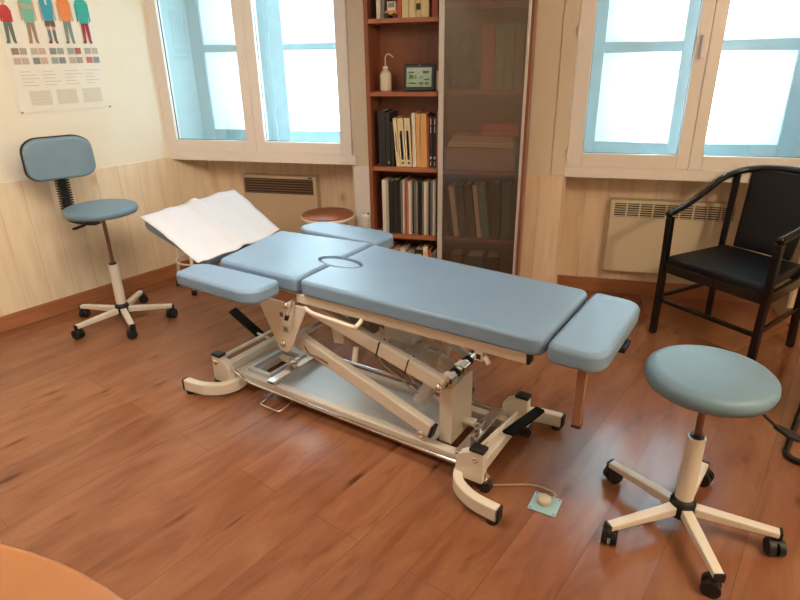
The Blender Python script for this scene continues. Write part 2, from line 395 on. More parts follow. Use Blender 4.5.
def window(idx, x0, x1, z0, zf, zg, gl, gr, outer, lab):
    """inner pvc casement pair at the room face plus old casement tinted daylight-blue with frosted panes outside"""
    zt = 2.12
    b = MB()   # sill board, linings of the embrasure
    b.box((x0-.03 if idx == 1 else x0-.006, YB-.016, z0), (x1+.03 if idx == 1 else x1+.03, YB+.02, zf), M['pvc'])
    b.box((x0, YB+.02, z0), (x1, 4.24, zf-.002), M['reveal'])
    b.poly([(x0, YB+.06, zf), (x0-.001, YB+.06, zt), (outer[0], 4.10, zt), (outer[0], 4.10, zf)], [(0, 1, 2, 3)], M['reveal'])
    b.poly([(x1, YB+.06, zf), (x1+.001, YB+.06, zt), (outer[5], 4.10, zt), (outer[5], 4.10, zf)], [(0, 1, 2, 3)], M['reveal'])
    b.box((x0, YB+.06, zt-.01), (x1, 4.2, zt), M['reveal'])
    sl = struct(b.build('trim_%d' % (4+idx)))
    root = thing('window_%d' % idx, lab, 'window'); struct(root)
    b = MB(); T_ = .045
    # two casements
    xm = (gl[1]+gr[0])/2
    for a0, a1, g in ((x0+.0005, xm-.001, gl), (xm+.001, x1-.0005, gr)):
        b.box((a0, YB-.012, zf), (g[0], YB+T_, zt), M['pvc']); b.box((g[1], YB-.012, zf), (a1, YB+T_, zt), M['pvc'])
        b.box((g[0], YB-.012, zf), (g[1], YB+T_, zg), M['pvc']); b.box((g[0], YB-.012, zt-.08), (g[1], YB+T_, zt), M['pvc'])
    b.build('casement', root, bevel=.004)
    b = MB()
    for g in (gl, gr):
        for xx in g: b.box((xx-.003, YB+.012, zg-.003), (xx+.003, YB+.018, zt-.08), M['gasket'])
        b.box((g[0], YB+.012, zg-.003), (g[1], YB+.018, zg+.003), M['gasket'])
    b.build('gasket', root)
    for g in (gl, gr):
        MB().box((g[0], YB+.02, zg), (g[1], YB+.024, zt-.08), M['glass']).build('window_pane', root)
    b = MB(); b.cyl((xm-.03, YB-.012, 1.61), (xm-.03, YB-.035, 1.61), .012, M['pvc']); b.box((xm-.042, YB-.05, 1.50), (xm-.018, YB-.035, 1.625), M['pvc'])
    b.build('window_handle', root, bevel=.004)
    for xx in (x0+.002, x1-.002):
        for zz in (zg+.0, 1.65): MB().cyl((xx, YB-.02, zz-.03), (xx, YB-.02, zz+.03), .007, M['pvc'], 10).build('hinge', root)
    # outer casement
    o0, a0, a1, c0, c1, o1 = outer; y0, y1 = 4.10, 4.14; zb = zf+.005; pz = outer_z[idx]
    b = MB()
    b.box((o0, y0, zb), (a0, y1, zt), M['daylit_frame']); b.box((c1, y0, zb), (o1, y1, zt), M['daylit_frame'])
    b.box((a1, y0, zb), ((a1+c0)/2-.012, y1, zt), M['daylit_frame']); b.box(((a1+c0)/2+.012, y0, zb), (c0, y1, zt), M['daylit_frame'])
    b.box(((a1+c0)/2-.02, y0-.012, zb), ((a1+c0)/2+.02, y0+.01, zt), M['daylit_frame'])
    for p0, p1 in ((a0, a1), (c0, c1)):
        b.box((p0, y0, zb), (p1, y1, pz[0]), M['daylit_frame']); b.box((p0, y0+.004, pz[1]), (p1, y1, pz[2]), M['daylit_frame']); b.box((p0, y0, zt-.05), (p1, y1, zt), M['daylit_frame'])
    b.build('outer_casement', root, bevel=.003)
    for p0, p1 in ((a0, a1), (c0, c1)):
        MB().box((p0, y0+.02, pz[0]), (p1, y0+.024, pz[1]), M['frosted']).build('frosted_pane', root)
        MB().box((p0, y0+.02, pz[2]), (p1, y0+.024, zt-.05), M['frosted']).build('frosted_pane', root)
outer_z = {1: (1.04, 1.585, 1.632), 2: (1.003, 1.535, 1.596)}
window(1, -2.79, -1.372, .87, .935, 1.01, (-2.705, -2.147), (-2.003, -1.452), (-2.72, -2.62, -2.22, -1.98, -1.56, -1.46),
       'double casement window at left beside the poster wall')
window(2, .008, 1.372, .84, .902, .983, (.095, .622), (.757, 1.285), (.07, .172, .613, .828, 1.233, 1.34),
       'double casement window at right above the armchair')

# ------------------------------------------------------------------ convector heaters
def heater(label, x0, x1, z0, z1, zs, body, grille, ngroups, loc_y=YN-.012):
    t = thing('wall_heater', label, 'heater', ((x0+x1)/2, loc_y, z0))
    w = (x1-x0)/2; h = z1-z0; d = .07
    MB().box((-w, -d, 0), (w, -.002, h), body).build('body', t, bevel=.006)
    g = MB(); gw = (2*w-.04)/ngroups; s0 = zs-z0
    for k in range(ngroups):
        a = -w+.02+k*gw
        n = 6
        g.box((a+.005, -d-.001, s0), (a+gw-.005, -d+.002, h-.022), M['slot'])
        for j in range(n):
            zz = s0+(h-.022-s0)*(j+.2)/n; g.box((a+.005, -d-.004, zz), (a+gw-.005, -d, zz+(h-.022-s0)/n*.38), grille)
        g.box((a-.004, -d-.004, s0), (a+.005, -d, h-.022), grille)
    g.build('grille', t)
    MB().box((w-.06, -d-.004, h-.014), (w-.03, -d, h-.006), M['black']).build('switch', t)
    return t
heater('tan electric panel heater under left window, mostly behind paper-covered headrest', -2.34, -1.74, .20, .735, .60, M['tan'], M['bronze'], 1)
heater('cream electric convector heater under right window behind black armchair', .31, 1.06, .18, .665, .555, M['heater'], M['heater'], 9)

# ------------------------------------------------------------------ bookcase
BX0, BX1, BY0, BY1 = -1.178, -.224, 3.50, 3.735
bc = thing('bookcase', 'cherry wood bookcase with open shelves and a smoky glass sliding door', 'bookcase', (0, 0, 0))
MB().box((BX0, BY0, 0), (BX0+.024, BY1, 2.3), M['cherry']).box((BX1-.024, BY0, 0), (BX1, BY1, 2.3), M['cherry']).box((-.745, BY0+.03, .05), (-.727, BY1, 2.28), M['cherry']).build('side_panel', bc, bevel=.001)
MB().box((BX0+.024, BY1-.012, .04), (BX1-.024, BY1-.002, 2.28), M['cherry']).build('back_panel', bc)
MB().box((BX0+.024, BY0, 2.276), (BX1-.024, BY1, 2.3), M['cherry']).build('top_panel', bc)
MB().box((BX0+.024, BY0+.01, 0), (BX1-.024, BY0+.03, .05), M['cherry']).build('plinth', bc)
for zt_ in (.075, .475, .905, 1.345, 1.737):
    MB().box((BX0+.024, BY0+.004, zt_-.024), (-.745, BY1-.012, zt_), M['cherry_edge']).build('shelf', bc, bevel=.001)
for zt_ in (.075, .478, .895, 1.350, 1.800):
    MB().box((-.727, BY0+.012, zt_-.02), (BX1-.024, BY1-.012, zt_), M['cherry_edge']).build('shelf', bc, bevel=.001)
d = MB().box((-.735, BY0-.020, .03), (-.705, BY0-.001, 2.28), M['alu']).box((-.256, BY0-.020, .03), (-.240, BY0-.001, 2.28), M['alu']).build('sliding_door', bc, bevel=.002)
d['label'] = 'aluminium framed smoky glass door'
MB().box((-.705, BY0-.012, .03), (-.256, BY0-.007, 2.28), M['smoky']).build('glass_panel', d)

def book(label, x0, x1, z, h, cover, spine_marks=(), lean=0, depth=.17, pages=None, y0=None, group=None, name='book', comb=None, cat='book'):
    y0 = BY0+.03 if y0 is None else y0
    w = x1-x0; b = MB(); c = cover; pg = pages or flat('page_cream', (.62, .52, .38))
    b.box((0, 0, 0), (w, .004, h), c); b.box((0, .004, 0), (.003, depth, h), c); b.box((w-.003, .004, 0), (w, depth, h), c)
    b.box((.003, .004, .004), (w-.003, depth-.004, h-.004), pg)
    for (z0, z1, f0, f1, mm) in spine_marks: b.box((w*f0, -.0008, h*z0), (w*f1, 0, h*z1), mm)
    o = b.build(name); tag(o, label, cat, group)
    off = h*math.tan(abs(lean))*0
    o.location = (x0, y0, z+.0005 + (w*sin(abs(lean)) if lean > 0 else 0)); o.rotation_euler = (0, lean, 0)
    if comb:
        cb = MB(); n = int(h/.0125)
        for k in range(n):
            zz = h*(k+.5)/n
            cb.tube([(w*.78+min(w*.2, .006)*cos(a), -.001-.005*sin(a), zz) for a in (0, pi/3, 2*pi/3, pi)], .0020, comb, 5)
        cb.build('comb_binding', o)
    return o
# shelf 1 (top, open side)
z = 1.7375
CR = flat('cover_cream', (.66, .54, .34)); RD = flat('cover_red', (.42, .07, .04)); WH = flat('cover_white', (.68, .62, .54)); BK = flat('cover_black', (.018, .016, .016))
OR = flat('cover_ochre', (.62, .33, .12)); GR = flat('cover_green', (.05, .12, .08)); BR = flat('cover_brick', (.42, .10, .055)); INK = flat('ink_dark', (.05, .035, .03)); GREY = flat('cover_grey', (.22, .2, .19)); LB = flat('label_pale', (.6, .56, .5))
YL = flat('cover_yellow', (.62, .50, .22))
G1 = 'books on the top open shelf'
book('white book at left end of top open shelf', -1.108, -1.085, z, .24, WH, group=G1)
book('dark grey book beside white one on top open shelf', -1.080, -1.062, z, .20, GREY, group=G1)
book('red book behind the small gadget on top open shelf', -.985, -.962, z, .26, RD, group=G1)
book('thick cream book just right of red book, top open shelf', -.958, -.920, z, .25, CR, group=G1)
book('cream book third from right on top open shelf', -.917, -.878, z, .26, CR, [(.1, .9, .85, .9, INK)], group=G1)
book('pale yellow book with dark stripe on top open shelf', -.875, -.850, z, .25, YL, [(.15, .28, 0, 1, INK)], group=G1)
book('pale cream book near the door edge, top open shelf', -.848, -.805, z, .26, CR, group=G1)
book('brick red book at right end of top open shelf', -.785, -.752, z, .26, BR, group=G1)
t = thing('gadget', 'small orange and white gadget on black wheels, top open shelf', 'gadget', (-1.022, BY0+.02, z))
MB().box((-.035, 0, .015), (.035, .05, .04), flat('gadget_orange', (.6, .28, .12))).build('body', t, bevel=.006)
MB().box((-.022, .005, .0405), (.028, .045, .085), WH).box((-.014, .002, .055), (.022, .0049, .08), GREY).build('display', t, bevel=.003)
for xx in (-.022, .022): MB().cyl((xx, -.002, .014), (xx, .05, .014), .0135, M['black'], 14).build('wheel', t)
# shelf 2: wash bottle and weather station
z = 1.3455
t = thing('wash_bottle', 'milky plastic wash bottle with curved spout on open shelf', 'bottle', (-1.072, BY0+.06, z))
t.scale = (1.15, 1.15, 1.06)
MB().lathe([(.0, 0), (.026, 0), (.029, .006), (.029, .088), (.022, .103), (.012, .112), (.0, .112)], M['bottle']).build('body', t)
MB().lathe([(.0, .1125), (.0135, .1125), (.0135, .128), (.004, .134), (.0, .134)], flat('cap_white', (.72, .66, .58))).build('cap', t)
MB().tube(smooth_path([(0, 0, .1345), (0, 0, .165), (.004, 0, .185), (.018, 0, .194), (.032, 0, .186), (.043, 0, .176)]), .0032, M['bottle'], 8).build('spout', t)
t = thing('weather_station', 'black tabletop weather station with green display on open shelf', 'weather station', (-.862, BY0+.045, z), R(4))
TT = Matrix.Rotation(R(-8), 4, 'X')
MB().box((-.092, -.012, .001), (.092, .012, .150), M['black']).build('case', t, bevel=.005, T=TT)
s_ = MB().box((-.076, -.0135, .024), (.072, -.0122, .130), M['screen']).build('screen', t, T=TT)
b = MB(); DK = flat('lcd_segments', (.07, .12, .07))
for (x0, z0, x1, z1) in ((-.065, .10, -.03, .108), (.02, .098, .055, .112), (-.06, .07, -.035, .09), (-.025, .068, -.018, .09), (.0, .075, .02, .08), (.03, .06, .06, .068), (-.06, .04, -.02, .048), (0, .036, .02, .05), (.035, .036, .055, .05)):
    b.box((x0, -.0142, z0), (x1, -.0136, z1), DK)
b.build('display_segments', s_, T=Matrix.Identity(4))
MB().cyl((-.0, -.0135, .142), (0, -.0118, .142), .003, LB, 8).build('button', t, T=TT)
MB().box((-.05, .012, .0), (.05, .05, .012), M['black']).build('stand', t)
tag(MB().box((0, 0, 0), (.022, .04, .11), WH).build('small_box', bevel=.002), 'narrow white box squeezed beside the weather station', 'box', loc=(-.776+.001, BY0+.08, z))
# shelf 3
z = .9055; G3 = 'books on the middle open shelf'
MK = [(.15, .75, .3, .7, INK), (.18, .72, .36, .64, LB), (.06, .1, .3, .7, INK)]
WM = [(.83, .95, .35, .6, LB), (.68, .80, .4, .6, LB), (.17, .22, .3, .7, LB), (.04, .12, .4, .6, LB)]
book('tall black book at left end of middle open shelf', -1.118, -1.075, z, 0.330, BK, group=G3)
book('black book second from left, middle open shelf', -1.073, -1.045, z, 0.321, BK, [(.06, .09, .5, .8, LB)], group=G3)
book('short black book beside first cream one, middle shelf', -1.0385, -1.0205, z, 0.264, BK, group=G3, lean=R(-1))
book('leaning plain cream book on middle open shelf', -1.006, -.983, z, 0.288, CR, [(.3, .7, .4, .6, INK)], lean=R(-4), group=G3)
book('leaning cream book with long dark title box, leftmost of the two', -.981, -.945, z, 0.286, CR, MK, lean=R(-3.5), group=G3)
book('leaning cream book with dark title box, second of the two', -.9435, -.908, z, 0.288, CR, MK, lean=R(-2.5), group=G3)
book('tall cream and white book before the ochre books', -.9025, -.880, z, 0.317, WH, [(.12, .82, .1, .3, OR)], lean=R(-1.2), group=G3)
book('ochre book, left one of the pair on middle shelf', -.877, -.850, z, 0.314, OR, [(.2, .8, .8, .84, INK)], lean=R(-1), group=G3)
book('ochre book, right one of the pair on middle shelf', -.848, -.812, z, 0.315, OR, group=G3, lean=R(-1))
book('thin red book between ochre and black books', -.810, -.802, z, 0.297, RD, group=G3)
book('black book with pale spine text, left of the pair', -.800, -.779, z, 0.303, BK, WM, group=G3)
book('black book with pale spine text, right of the pair', -.777, -.754, z, 0.303, BK, WM, group=G3)
book('brick red book partly behind the door stile, middle shelf', -.7535, -.7462, z, 0.330, BR, group=G3)
# shelf 4: comb bound files
z = .4755; G4 = 'comb-bound notebooks on the lower open shelf'
cw = flat('comb_white', (.62, .56, .48)); ck = flat('comb_black', (.015, .014, .014))
specs = [(-1.105, .040, WH, ck, 'cream'), (-1.062, .030, BK, ck, 'black'), (-1.030, .032, BK, ck, 'black'), (-.996, .024, BK, cw, 'black'), (-.970, .014, WH, ck, 'cream'),
         (-.954, .020, RD, cw, 'dark red'), (-.932, .024, WH, ck, 'cream'), (-.906, .020, BK, cw, 'black'), (-.884, .010, GREY, cw, 'grey'), (-.872, .016, BK, ck, 'black'),
         (-.854, .020, BK, cw, 'black'), (-.832, .028, WH, ck, 'cream'), (-.802, .024, BK, cw, 'black'), (-.776, .020, WH, ck, 'cream')]
pos = ['at the left end', 'second from left', 'third from left', 'with white comb, fourth from left', 'thin, fifth from left', 'with white comb in the middle', 'right of the dark red one', 'with white comb, eighth from left', 'thin, ninth from left', 'thin, tenth from left', 'with white comb, eleventh from left', 'wide, third from right', 'with white comb, second from right', 'at the right end']
for (x, w_, c, cb, nm), p in zip(specs, pos):
    book('%s comb-bound notebook %s of the lower open shelf' % (nm, p), x, x+w_, z, .345+random.uniform(-.006, .006), c, comb=cb, group=G4, name='comb_bound_notebook', depth=.16, cat='notebook')
# shelf 5
z = .0755; G5 = 'books on the bottom open shelf'
for x, w_, c, h, l in ((-1.10, .05, BR, .30, 'brick red book at left end of bottom shelf'), (-1.045, .05, RD, .29, 'red book second on bottom shelf'), (-.99, .03, WH, .30, 'white book on bottom shelf'), (-.955, .055, BR, .27, 'wide brick red book on bottom shelf'),
                       (-.895, .055, BK, .30, 'black book with label on bottom shelf'), (-.838, .03, CR, .32, 'tall cream book on bottom shelf'), (-.806, .02, BR, .30, 'narrow brick red book on bottom shelf'), (-.784, .03, GREY, .28, 'grey book at right end of bottom shelf')):
    book(l, x, x+w_, z, h, c, group=G5, spine_marks=[(.8, .9, .2, .8, LB)] if c is BK else ())
# behind the smoky door
t = thing('figurine', 'dark rounded vase with tall neck behind the smoky door', 'vase', (-.60, BY0+.115, 1.3505))
MB().lathe([(0, 0), (.05, 0), (.078, .03), (.088, .075), (.075, .12), (.04, .155), (.028, .19), (.04, .235), (.035, .27), (.022, .31), (.0, .315)], flat('vase_brown', (.10, .05, .035))).build('vase_body', t)
t.name = 'vase'
G6 = 'files standing behind the smoky door, upper shelf'
for x, w_, c, h, l in ((-.50, .07, flat('file_pink', (.42, .14, .11)), .34, 'wide reddish file behind smoky door'), (-.425, .05, flat('file_sage', (.17, .24, .16)), .34, 'sage green file, left one behind smoky door'), (-.372, .05, flat('file_sage', (.17, .24, .16)), .345, 'sage green file in the middle behind smoky door'), (-.318, .05, flat('file_dull', (.20, .20, .15)), .34, 'dull green file next to door edge')):
    book(l, x, x+w_, 1.3505, h, c, group=G6, name='file', cat='file', depth=.15)
tag(MB().box((0, 0, 0), (.42, .16, .135), flat('box_brown', (.42, .25, .16))).build('cardboard_box', bevel=.003), 'brown cardboard box behind the smoky glass door', 'box', loc=(-.70, BY0+.04, .8955))
for k, (x0, x1, z0, z1, c, l) in enumerate(((-.69, -.29, 1.031, 1.062, WH, 'lower white paper stack on brown box behind glass'), (-.67, -.30, 1.0625, 1.095, flat('paper_beige', (.55, .46, .37)), 'upper beige paper stack behind glass'), (-.49, -.27, 1.0955, 1.165, flat('bag_pink', (.55, .13, .12)), 'pink folded bundle on the paper stack behind glass'))):
    o = MB(); o.box((0, 0, 0), (x1-x0, .15, (z1-z0)*.48), c); o.box((.006, .002, (z1-z0)*.5), (x1-x0-.004, .15, z1-z0), c)
    tag(o.build(('paper_stack', 'paper_stack', 'folded_bundle')[k], bevel=.003), l, ('paper', 'paper', 'bundle')[k], loc=(x0, BY0+.045, z0))
G7 = 'binders behind the smoky door, lower shelf'
GL = flat('binder_green', (.05, .20, .12))
for x, w_, c, h, ln, l in ((-.672, .03, BK, .30, -7, 'black binder leaning at left behind glass'), (-.635, .03, WH, .32, -8, 'white binder leaning behind glass, left one'), (-.598, .045, flat('binder_blue', (.03, .05, .07)), .32, -7, 'dark blue binder behind glass'), (-.545, .045, BK, .33, -7, 'black binder in the middle behind glass'), (-.49, .024, WH, .33, -7, 'white binder leaning behind glass, right one'),
                           (-.46, .045, GL, .33, -7, 'green binder leaning behind glass'), (-.40, .05, BK, .34, -3, 'black binder right of green one'), (-.345, .05, GR, .34, 0, 'dark green binder second from door edge'), (-.293, .040, BK, .34, 0, 'black binder at door edge')):
    book(l, x, x+w_, .4785, h, c, group=G7, name='binder', lean=R(ln), cat='binder', depth=.15)
for x, w_, c, l in ((-.66, .07, GREY, 'grey box file low behind glass'), (-.55, .10, GR, 'dark green box file low behind glass'), (-.43, .08, BK, 'black box file low behind glass')):
    book(l, x, x+w_, .0755, .28, c, group='box files on the bottom shelf behind glass', name='box_file', cat='file', depth=.15)

# small pipe cover beside the bookcase
t = thing('pipe_cover', 'small cream pipe cover on the wall left of bookcase', 'pipe cover', (-1.268, YB-.012, .10))
MB().lathe([(0, 0), (.040, 0), (.040, .43), (.036, .45), (0, .45)], M['pvc'], Matrix.Translation((0, -.041, 0)), 20).build('body', t)
MB().cyl((.01, -.05, .4505), (.01, -.05, .457), .008, M['black'], 10).build('knob', t)

# ------------------------------------------------------------------ round wooden stools
def wood_stool(label, loc, h, r, rz=0):
    t = thing('round_stool', label, 'stool', loc, rz, 'brown topped round stools near the back wall')
    MB().lathe([(0, h-.008), (r-.004, h-.008), (r-.003, h-.002), (r-.008, h+.003), (0, h+.005)], wood_top, seg=40).build('seat', t)
    MB().lathe([(r-.02, h-.035), (r, h-.033), (r+.003, h-.012), (r-.001, h-.0085), (r-.02, h-.0085)], M['enamel'], seg=40).build('seat_rim', t)
    for k in range(4):
        a = pi/4+k*pi/2; top = (cos(a)*r*.78, sin(a)*r*.78, h-.034); bot = (cos(a)*r*1.15, sin(a)*r*1.15, .028)
        l = MB().cyl(top, bot, .011, M['enamel']).build('leg', t)
        MB().lathe([(0, 0), (.018, 0), (.018, .03), (.012, .04), (0, .04)], M['black'], Matrix.Translation((cos(a)*r*1.16, sin(a)*r*1.16, 0)), 12).build('foot', l)
    MB().tube(arc(0, 0, r*.98, 0, 352, 28, .21), .007, M['enamel'], 8, closed=True).build('foot_ring', t)
wood_top = wood('stool_brown', (.26, .075, .03), (.34, .11, .045), .4, (3, 12, 3))
wood_stool('round stool with brown seat and cream rim beside the bookcase', (-1.512, 3.59, 0), .565, .178)
wood_stool('round stool hidden under the paper-covered headrest, one white leg showing', (-2.49, 3.50, 0), .46, .17, R(147))

# ------------------------------------------------------------------ poster on left wall
t = thing('poster', 'paper poster with row of standing cartoon people and small pictures', 'poster'); t.matrix_world = LW.copy()
def LP(s, z, d=.0): return (s, -d, z)
b = MB(); PW = flat('poster_paper', (.84, .80, .70)); nx = 6
xs = [(.386+(.93-.386)*i/nx) for i in range(nx+1)]
vs = [LP(x, 1.262+.004*sin(i*1.7), .003+.004*abs(sin(i*1.3))) for i, x in enumerate(xs)]+[LP(x, 2.15, .004) for i, x in enumerate(xs)]
vs += [LP(v[0], v[2], .0005) for v in vs]
n1 = nx+1
b.poly(vs, [(i, i+1, n1+i+1, n1+i) for i in range(nx)]+[(2*n1+i, 3*n1+i, 3*n1+i+1, 2*n1+i+1) for i in range(nx)], PW, smooth=True)
b.build('sheet', t)
def shape(b, pts, m, d=.0095): b.prism([(x, z) for x, z in pts], d-.0006, d, m, Matrix(((1, 0, 0, 0), (0, 0, -1, 0), (0, 1, 0, 0), (0, 0, 0, 1))))
skin = flat('print_skin', (.60, .38, .25)); dk = flat('print_dark', (.09, .06, .05))
teal = flat('print_teal', (.03, .36, .30)); tq = flat('print_turquoise', (.03, .30, .40)); mint = flat('print_mint', (.18, .48, .36)); orange = flat('print_orange', (.70, .20, .04)); red = flat('print_red', (.50, .03, .03)); gslate = flat('print_slate', (.13, .17, .16)); brown = flat('print_brown', (.16, .08, .04)); maroon = flat('print_maroon', (.30, .02, .03)); gg = flat('print_bluegrey', (.20, .27, .25)); hosec = flat('print_hose', (.36, .24, .15))
# x measured from the far corner: larger x = further left in view
figs = [(.885, red, gslate, gslate, .13, 1.0, 'child in red top'), (.765, mint, hosec, flat('print_tan', (.5, .22, .08)), .20, 1.0, 'woman in mint dress'), (.655, tq, brown, maroon, .20, 1.0, 'man in turquoise shirt and shorts'), (.555, orange, gg, gslate, .17, 1.0, 'woman in orange top'), (.450, teal, maroon, dk, .2, 1.0, 'man in green sweater')]
for k, (cx, topc, legc, shoe, hh, sc, lb) in enumerate(figs):
    b = MB(); z0 = 1.655; lt = 1.755+(.01 if k else -.0); tt = lt+(.125 if k else .085); wq = .036 if k else .026
    hip = lt+.005
    for sgn in (-1, 1):
        if k == 2:
            shape(b, [(cx+sgn*.014-.008, z0), (cx+sgn*.014+.008, z0), (cx+sgn*.014+.009, z0+.06), (cx+sgn*.014-.009, z0+.06)], gslate)
            shape(b, [(cx+sgn*.014-.008, z0+.06), (cx+sgn*.014+.008, z0+.06), (cx+sgn*.016+.009, z0+.08), (cx+sgn*.016-.009, z0+.08)], skin)
            shape(b, [(cx+sgn*.016-.014, z0+.08), (cx+sgn*.016+.014, z0+.08), (cx+sgn*.012+.014, hip+.012), (cx+sgn*.012-.014, hip+.012)], legc)
        else:
            shape(b, [(cx+sgn*.016-.008, z0), (cx+sgn*.016+.008, z0), (cx+sgn*.010+.012, hip), (cx+sgn*.010-.012, hip)], legc)
        shape(b, [(cx+sgn*.018-.009, z0-.012), (cx+sgn*.022+.009, z0-.012), (cx+sgn*.016+.008, z0+.004), (cx+sgn*.016-.008, z0+.004)], shoe)
        shape(b, [(cx+sgn*(wq)-.006, tt-.02), (cx+sgn*(wq)+.006, tt-.03), (cx+sgn*(wq+.001)+.005, lt+.0), (cx+sgn*(wq+.001)-.005, lt+.0)], topc if k in (0, 4) else skin, .0090)
    bot = lt-(.012 if k == 1 else 0)-(.0 if k != 4 else .01)
    shape(b, [(cx-wq*.75, bot), (cx+wq*.75, bot), (cx+wq*.9, (lt+tt)/2), (cx+wq, tt-.015), (cx+wq*.5, tt), (cx-wq*.5, tt), (cx-wq, tt-.015), (cx-wq*.9, (lt+tt)/2)], topc, .0101)
    shape(b, [(cx-.007, tt), (cx+.007, tt), (cx+.007, tt+.012), (cx-.007, tt+.012)], skin)
    shape(b, [(cx+.017*cos(a*pi/6), tt+.03+.021*sin(a*pi/6)) for a in range(12)], skin, .0098)
    shape(b, [(cx+.020*cos(a*pi/6), tt+.036+.021*sin(a*pi/6)) for a in range(0, 7)], dk, .0104)
    if k == 2: shape(b, [(cx-.006, tt-.04), (cx+.006, tt-.04), (cx+.006, tt-.015), (cx-.006, tt-.015)], LB, .0108)
    if k == 1: shape(b, [(cx-.03, tt-.065), (cx+.03, tt-.060), (cx+.032, tt-.045), (cx-.03, tt-.048)], skin, .0108)
    o = b.build('printed_figure', t); o['label'] = 'printed '+lb
tc = [flat('tile_%d' % i, c) for i, c in enumerate(((.30, .22, .17), (.42, .38, .32), (.58, .40, .33), (.33, .36, .33), (.50, .44, .36), (.48, .16, .14), (.24, .27, .26)))]
b = MB(); order = [0, 1, 4, 2, 6, 3, 3, 5, 1, 4, 2, 4, 6, 2, 3, 6, 4, 1, 5, 6]
for i in range(10):
    xx = .885-.0545*i*.96+(.006 if i % 2 else -.003)
    for j in range(2):
        shape(b, [(xx-.019, 1.583-j*.052), (xx+.019, 1.583-j*.052), (xx+.019, 1.618-j*.052), (xx-.019, 1.618-j*.052)], tc[order[i+10*j]], .0092)
b.build('printed_pictures', t)
b = MB(); lg = flat('print_textgrey', (.62, .56, .46)); lg2 = flat('print_boxgrey', (.70, .64, .53))
for r_ in range(5):
    for c_ in range(4):
        x1 = .885-.125*c_; ln = random.uniform(.05, .11)
        shape(b, [(x1-ln, 1.488-r_*.019), (x1, 1.488-r_*.019), (x1, 1.492-r_*.019), (x1-ln, 1.492-r_*.019)], lg, .0090)
for c_ in range(3):
    x1 = .86-.155*c_
    shape(b, [(x1-.12, 1.30), (x1, 1.30), (x1, 1.385), (x1-.12, 1.385)], lg2, .0088)
    for r_ in range(4): shape(b, [(x1-.10, 1.315+r_*.018), (x1-.01, 1.315+r_*.018), (x1-.01, 1.318+r_*.018), (x1-.10, 1.318+r_*.018)], lg, .0092)
b.build('printed_text', t)
for (a_, z_) in ((.925, 1.268), (.392, 1.264)): MB().cyl(LP(a_, z_, .006), LP(a_, z_, .013), .005, GREY, 8).build('pin', t)

# ------------------------------------------------------------------ treatment table
TA = math.atan2(-.306, .952)
tb = thing('treatment_table', 'blue padded height-adjustable treatment table on white scissor-arm base', 'treatment table', (-.85, 2.24, 0), TA)
V = M['vinyl']; E = M['enamel']; EW = M['enamel_w']; CH = M['chrome']; BL = M['black']
ZT = .708
# cushions; oval breathing insert at (-.075,.012)
oc = (-.080, .022); ou, on = .108, .052
def oval(u, n, k=24, a0=0, a1=360): return [(oc[0]+u*cos(R(a0+(a1-a0)*i/k)), oc[1]+n*sin(R(a0+(a1-a0)*i/k))) for i in range(k+1)]
main = rounded([(-.086, -.243), (.955, -.250), (.955, .252), (-.104, .310)], [.03, .045, .045, .03])
oc1 = MB().cushion(main, ZT-.068, ZT, .016, V).build('long_cushion', tb)
bk = rounded([(-.580, -.236), (-.100, -.243), (-.118, .322), (-.672, .262)], [.035, .03, .03, .035])
oc2 = MB().cushion(bk, ZT-.066, ZT+.002, .016, V).build('back_cushion', tb)
ct = MB().prism(oval(ou+.008, on+.008, 40)[:-1], ZT-.2, ZT+.1, V).build('cutter', tb)
cut(oc1, ct); cut(oc2, ct)
bpy.data.objects.remove(ct, do_unlink=True)
MB().cushion(oval(ou, on, 28)[:-1], ZT-.05, ZT-.004, .014, V).build('breathing_insert', tb)
MB().cushion(oval(ou+.03, on+.03, 24)[:-1], ZT-.0675-.012, ZT-.068-.001, .002, BL).build('insert_tray', tb)
ft = rounded([(.003, -.262), (.187, -.250), (.187, .262), (.003, .262)], [.04, .075, .075, .04])
MB().cushion(ft, -.068, 0, .018, V).build('foot_cushion', tb, T=Matrix.Translation((.965, 0, ZT-.002)) @ Matrix.Rotation(R(3), 4, 'Y'))
hd = rounded([(-.495, -.228), (.02, -.222), (-.055, .235), (-.495, .235)], [.09, .03, .03, .09])
HT = Matrix.Translation((-.665, 0, ZT-.004)) @ Matrix.Rotation(R(16), 4, 'Y')
MB().cushion(hd, -.060, 0, .018, V).build('head_cushion', tb, T=HT)
b = MB()
for nn in (-.12, .12): b.box((-.36, nn-.012, -.085), (.02, nn+.012, -.062), E)
b.box((-.30, -.12, -.084), (-.275, .12, -.063), E)
b.build('head_bracket', tb, T=HT)
for sg in (-1, 1):
    c_ = .360 if sg < 0 else .385
    pts = rounded([(-.665, sg*c_-.082), (-.165, sg*c_-.082), (-.165, sg*c_+.082), (-.665, sg*c_+.082)], [.03]*4)
    if sg < 0: pts = rounded([(-.635, -.432), (-.215, -.440), (-.158, -.405), (-.165, -.262), (-.585, -.268), (-.645, -.30)], [.03, .05, .04, .03, .04, .04])
    else: pts = rounded([(-.625, .550), (-.215, .560), (-.118, .520), (-.118, .342), (-.60, .350), (-.672, .41)][::-1], [.04, .04, .03, .04, .05, .03])
    a = MB().cushion(pts, .620, .682, .016, V).build('armrest', tb, T=Matrix.Translation((0, 0, .018)))
    MB().box((-.50, sg*.20-.014, .588), (-.47, sg*.34, .6115), E).build('armrest_bar', a)
